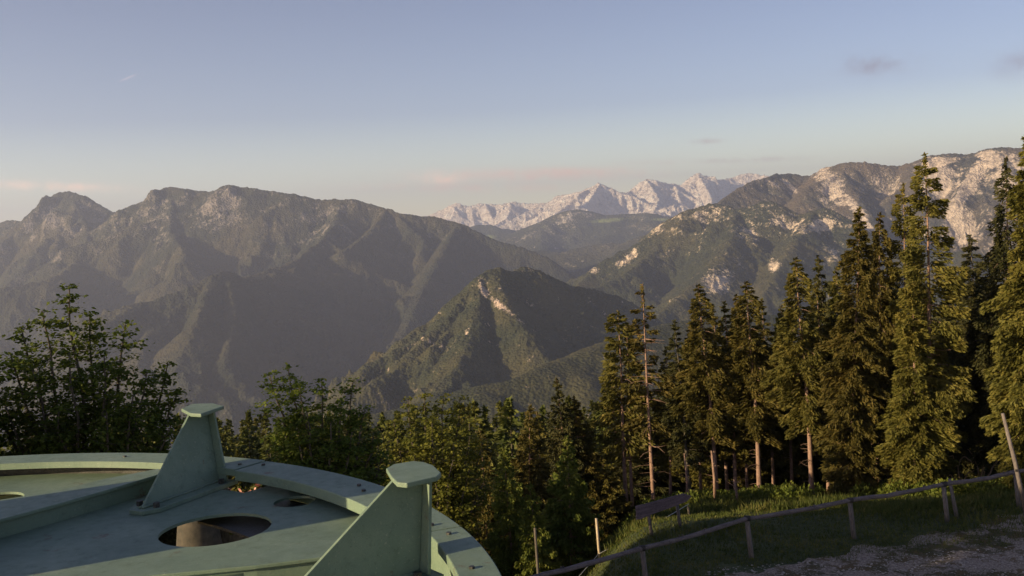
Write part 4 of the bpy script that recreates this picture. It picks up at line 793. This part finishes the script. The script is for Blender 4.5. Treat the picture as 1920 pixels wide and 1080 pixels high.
# uprooted stump with curled bare twigs
def root_tangle():
    b = at(1838, 900, 42); zb = gz(b[0], 42); o0 = np.array([b[0], 42, zb]); t = thing('dead_shrub', 'bare dead shrub with curled pale branches below the drooping spruce', 'shrub', tuple(o0)); rg = np.random.default_rng(3)
    mb = MB(); mb.tube([(0, 0, 0), (0.03, 0, .35), (0.0, 0, .8)], [.16, .12, .05], 8); mb.build('stump', M['twig'], t, True)
    curls = [[(1836, 905), (1834, 880), (1828, 862), (1822, 868)], [(1838, 900), (1845, 870), (1843, 862), (1832, 872)], [(1800, 905), (1796, 875), (1786, 855), (1775, 856), (1768, 862)], [(1850, 900), (1864, 872), (1876, 858), (1885, 850)], [(1868, 868), (1868, 848), (1858, 842)], [(1829, 868), (1822, 850), (1814, 842)], [(1822, 866), (1808, 856), (1800, 862), (1798, 874)], [(1805, 905), (1815, 888), (1830, 880)], [(1843, 905), (1846, 885), (1838, 875)], [(1790, 905), (1782, 890), (1776, 895)]]
    for c_ in curls:
        pts = [at(x, y, 42 + rg.normal(0, .15)) - o0 for x, y in c_]; fine = []
        for i in range(len(pts) - 1):
            for k in range(4): fine.append(pts[i] + (pts[i + 1] - pts[i]) * k / 4 + rg.normal(0, .012, 3))
        fine.append(pts[-1]); n = len(fine); mb = MB(); mb.tube([tuple(p) for p in fine], [.035 * (1 - .65 * i / n) for i in range(n)], 5); mb.build('branch', M['twig'], t, True)
root_tangle()

# ------------------------------------------------------------------ lift wheel
WC = np.array([-2.54, 2.37]); RO, RI = 2.505, 2.325; ZT = -1.0; ZD = -1.08
def xy(px, py, z): q = on(px, py, z); return (float(q[0]), float(q[1]))
def circ(cx, cy, r, n=48, a0=0, sx=1, sy=1): return [(cx + r * sx * math.cos(a0 + 2 * PI * k / n), cy + r * sy * math.sin(a0 + 2 * PI * k / n)) for k in range(n)]
def arc(r, a0, a1, n): return [(WC[0] + r * math.cos(math.radians(a0 + (a1 - a0) * k / n)), WC[1] + r * math.sin(math.radians(a0 + (a1 - a0) * k / n))) for k in range(n + 1)]
def wheel():
    t = thing('lift_wheel', 'large green painted ropeway wheel with two brackets in the left foreground', 'wheel', (0, 0, 0))
    def ring(name, a0, a1, ro, ri, z, th, bev=0.004, mm='paint'):
        n = max(6, int((a1 - a0) * 1.0)); mb = MB(); lo = arc(ro, a0, a1, n) + arc(ri, a0, a1, n)[::-1]; mb.plate(lo, [], z, th); return mb.build(name, M[mm], t, False, bev)
    mb = MB(); mb.plate(arc(RO, 0, 357, 238) , [], ZT, 0.02)
    ring('rim_plate', 57.0, 342, RO, RI, ZT, 0.030)
    ring('rim_plate', 22.0, 56.8, RO, RI - 0.01, ZT - 0.002, 0.045)
    ring('rim_plate', -17.0, 21.8, RO, RI + 0.055, ZT - 0.001, 0.035)
    # rim web and lower flange
    for a0_, a1_ in ((0, 51.5), (61.5, 359.5)):
        ring('rim_web', a0_, a1_, RO - 0.055, RO - 0.08, ZT - 0.048, 0.13, 0, 'steel' if a0_ else 'paint'); ring('lower_flange', a0_, a1_, RO, RI + 0.10, ZT - 0.179, 0.018)  # left web takes the dark colour to paint shade into the recess
    # deck with its round openings
    hub = [(-2.75, 2.3), (-2.3, 2.3)]
    outer = arc(RI + 0.09, 29, 54, 25) + arc(RI - 0.05, 54.2, 59.5, 6) + arc(RI + 0.09, 59.7, 150, 80) + [(-2.9, 2.9), (-2.2, 2.75), xy(260, 1110, ZD), xy(640, 1040, ZD)]
    def px_hole(l): return [xy(a, b, ZD) for a, b in l]
    hc = np.array(px_hole([(303, 1008), (330, 983), (400, 963), (460, 960), (500, 972), (490, 992), (440, 1015), (380, 1026), (320, 1023)])); cc = (hc.max(0) + hc.min(0)) / 2; rr = np.mean(np.hypot(*(hc - cc).T))
    h1 = circ(cc[0], cc[1], rr, 56); h3 = circ(*xy(-20, 938, ZD), 0.14, 40)
    q2 = np.array(xy(588, 930, ZD)) - WC; q2 = WC + q2 * (min(2.30, np.hypot(*q2)) / np.hypot(*q2)); h2 = circ(q2[0], q2[1], 0.085, 30)
    mb = MB(); mb.plate(outer, [h1, h2, h3], ZD, 0.012); mb.build('deck', M['paint'], t, False, 0.002)
    # spokes: flange with web under it
    def spoke(far_e, near_e, z, name='spoke'):
        mb = MB(); lo = far_e + near_e[::-1]; mb.plate(lo, [], z, 0.014); sp = mb.build(name, M['paint'], t, False, 0.003)
        mid = near_e; mb = MB(); th = 0.012
        a = [np.array(p) for p in mid]; 
        for p, q in zip(a[:-1], a[1:]):
            d = (q - p) / np.linalg.norm(q - p); nn = np.array([-d[1], d[0]]) * (1 if np.dot(np.array([-d[1], d[0]]), np.array(far_e[0]) - a[0]) > 0 else -1)
            p2, q2 = p + nn * .02, q + nn * .02
            mb.prism([(p2[0], p2[1], z - .0145), (q2[0], q2[1], z - .0145), (q2[0], q2[1], z - 0.16), (p2[0], p2[1], z - 0.16)], (nn[0], nn[1], 0), th)
        mb.build('web', M['paint'], sp)
    spoke([(-2.75, 3.0), (-2.45, 3.6), xy(0, 935, ZT), xy(100, 920, ZT), xy(200, 895, ZT), xy(296, 877, ZT)], [(-2.35, 2.9), (-2.22, 3.3), xy(0, 972, ZT), xy(100, 945, ZT), xy(200, 917, ZT), xy(310, 884, ZT)], ZT - 0.004)
    zs = ZT - 0.055
    spoke([(-2.3, 2.75), xy(60, 1079, zs), xy(250, 1052, zs), xy(450, 1027, zs), xy(650, 1009, zs), xy(735, 1002, zs)], [(-2.2, 2.5), xy(60, 1110, zs), xy(260, 1081, zs), xy(480, 1060, zs), xy(640, 1040, zs), xy(745, 1020, zs)], zs)
    mb = MB(); mb.tube([(-3.2, 3.0, ZD), (-3.2, 3.0, -0.28), (-3.2, 3.0, -0.2)], [0.43, 0.43, 0.30], 24); mb.build('shade_drum', M['paint'], t, False, 0.01)  # unseen drum, added so that its shadow falls across deck and rim
    mb = MB(); mb.plate(arc(2.40, 40, 53, 12) + arc(2.0, 40, 53, 12)[::-1], [], ZD - 0.045, 0.01); mb.build('dark_hole_backing', M['steel'], t)  # dark plate added under the small hole to paint its darkness
    # added dark sheet, its colour standing for shade below the open near sector
    mb = MB(); mb.plate(arc(RO - 0.11, -20, 30, 40) + [(-1.6, 2.95), (-1.5, 2.2)], [], ZT - 0.34, 0.012); mb.build('dark_shade_sheet', M['steel'], t)
    # brackets
    def bracket(lab, foot_in, foot_out, cap_px, z_cap, lean):
        fi, fo = np.array(foot_in), np.array(foot_out); u = (fo - fi) / np.linalg.norm(fo - fi); n = np.array([u[1], -u[0]]); zc = z_cap - 0.016; th = 0.012
        cp = [xy(a, b, z_cap) for a, b in cap_px]; cc = np.mean(np.array(cp), 0)
        mb = MB(); i1 = fi - u * 0.03; o1 = fo + u * 0.045; w = 0.075
        mb.plate([tuple(i1 + n * w * .5), tuple(i1 + u * .06 + n * w), tuple(o1 + n * w), tuple(o1 - n * w), tuple(i1 + u * .06 - n * w), tuple(i1 - n * w * .5)][::-1], [], ZD + 0.018, 0.0175); br = mb.build('bracket', M['paint'], t, False, 0.003)
        br['label'] = lab
        tin = cc - u * 0.075; tout = cc + u * 0.035
        z0 = ZD + 0.019
        mb = MB(); mb.prism([(fi[0], fi[1], z0), (fo[0], fo[1], z0), (tout[0], tout[1], zc), (tin[0], tin[1], zc)], (n[0], n[1], 0), th); mb.build('side_plate', M['paint'], br, False, 0.002)
        a, b = fo + u * .007, tout + u * .007; mb = MB(); wv = 0.05
        vs = [(a + n * wv), (a - n * wv), (b - n * wv * .8), (b + n * wv * .8)]
        mb.prism([(vs[0][0], vs[0][1], z0), (vs[1][0], vs[1][1], z0), (vs[2][0], vs[2][1], zc), (vs[3][0], vs[3][1], zc)], (u[0], u[1], (fo - tout) @ u / (zc - z0)), 0.012); mb.build('back_plate', M['paint'], br, False, 0.002)
        mb = MB(); mb.plate(cp, [], z_cap, 0.0155); mb.build('cap_plate', M['paint'], br, False, 0.003)
        for sgn in (-1, 1):
            wp = [fi + (fo - fi) * k / 14 + n * sgn * (.009 + .0015 * math.sin(k * 7.3)) for k in range(15)]
            mb = MB(); mb.tube([(p[0], p[1], z0 + .003) for p in wp], [0.006 + .0012 * math.sin(k * 5.1) for k in range(15)], 6); mb.build('weld_bead', M['paint'], br, True)
        for s1, s2 in ((0.02, 1), (0.02, -1), (0.42, 1)):
            p = fi + (fo - fi) * (s1 / .47 + .04) + n * w * .62 * s2; mb = MB(); mb.tube([(p[0], p[1], ZD + .018), (p[0], p[1], ZD + .038)], [0.014, 0.014], 6); mb.build('bolt', M['steel'], br)
    bracket('far triangular bracket with a flat cap plate', xy(265, 954, ZD + .018), xy(409, 902, ZD + .018), [(340, 766), (357, 775), (377, 776), (420, 761), (400, 756), (360, 757)], -0.735, 0)
    bracket('near triangular bracket with an octagonal cap plate', xy(500, 1172, ZD), xy(786, 1083, ZD), [(724, 878), (733, 893), (744, 904), (763, 906), (820, 893), (827, 886), (812, 872), (795, 866), (775, 864), (738, 870)], -0.74, 0)
    for a_, r_ in ((58.2, 2.40), (55.6, 2.44), (23.4, 2.42), (20.4, 2.44), (37.5, 2.41), (39.6, 2.44), (12.0, 2.43), (75.0, 2.42)):
        p = (WC[0] + r_ * math.cos(math.radians(a_)), WC[1] + r_ * math.sin(math.radians(a_))); mb = MB(); mb.tube([(p[0], p[1], ZT - .003), (p[0], p[1], ZT + .006)], [0.010, 0.009], 6); mb.build('bolt', M['steel'], t)
    # bolt heads and rope liner under the near rim
    for px_, py_ in ((812, 1062), (792, 1052)):
        q = on(px_, py_, ZT - .31); mb = MB(); mb.tube([(q[0], q[1], ZT - .34), (q[0], q[1], ZT - .30)], [0.02, 0.02], 6); mb.build('bolt', M['steel'], t)
    return t
wheel()
# column and beams carrying the wheel, seen through the round opening
def support():
    c0 = on(372, 1000, -2.1); t = thing('wheel_support', 'concrete column and steel beams seen through the round opening of the wheel', 'support', (c0[0], c0[1], -10.6))
    o0 = np.array([c0[0], c0[1], -10.6]); mbp = MB()
    mbp.tube([(0, 0, 0), (0, 0, 7.6), (0, 0, 8.6), (0, 0, 8.75)], [0.45, 0.26, 0.14, 0.10], 24); mbp.build('column', M['concrete'], t, True)
    for k, (px_, py_, z_, w, hh) in enumerate([(486, 978, -2.35, .08, .05), (486, 990, -2.45, .3, .06)]):
        q = on(px_, py_, z_) - o0; mb = MB(); mb.box(tuple(q), 1.2, w, hh, Matrix.Rotation(0.12, 3, 'Z')); mb.build('beam', M['steel'] if k == 0 else M['paint'], t, False, .003)
support()
def flowers():
    rg = np.random.default_rng(8); y = 7.4; x0 = float(at(475, 900, y)[0]); zb = -2.3
    w = thing('parapet_wall', 'low stained concrete wall under the flower box behind the wheel', 'wall', (x0, y, -10.6))
    mb = MB(); mb.box((0, 0, 4.1), 3.0, 0.3, 8.24); mb.build('wall_body', M['concrete'], w, False, .01)
    mb = MB(); mb.box((0, 0, 8.227), 3.1, 0.36, 0.05); mb.build('coping', M['concrete'], w, False, .01)
    t = thing('flower_box', 'box of red and white flowers glimpsed through gaps of the wheel', 'flower box', (x0, y, zb + 0.003))
    mb = MB(); mb.box((0, 0, 0.08), 0.66, 0.26, 0.16); mb.build('box', M['bark_dark'], t, False, .01)
    k = 500; P_ = np.stack([rg.uniform(-.3, .3, k), rg.normal(0, .09, k), .15 + rg.random(k) * .25], -1); V, Fc = cards(P_, unit(rg.normal(size=(k, 3))), .055, .05, rg)
    tag(link('blossoms', mesh_np('blossoms', V, Fc, 4), M['petal'], t), kind='stuff')
    P_ = np.stack([rg.uniform(-.3, .3, k), rg.normal(0, .1, k), .12 + rg.random(k) * .2], -1); V, Fc = cards(P_, unit(rg.normal(size=(k, 3))), .08, .05, rg)
    link('leaves', mesh_np('leaves', V, Fc, 4), M['shrub'], t)
flowers()

# ------------------------------------------------------------------ haze
def haze():
    mb = MB(); mb.box((0, 14000, 343.5), 120000, 48000, 2813); o = mb.build('haze', None)
    m = bpy.data.materials.new('haze_air'); m.use_nodes = True; t = m.node_tree; t.nodes.clear(); out = N(t, 'ShaderNodeOutputMaterial'); v = N(t, 'ShaderNodeVolumePrincipled')
    v.inputs['Color'].default_value = (0.60, 0.70, 1.0, 1); v.inputs['Density'].default_value = 5.0e-5; v.inputs['Anisotropy'].default_value = 0.25
    L(t, v.outputs[0], out.inputs['Volume']); o.data.materials.append(m); tag(o, 'thin blue haze filling the valleys', 'haze', kind='stuff')
haze()
print('far trees', cnt)
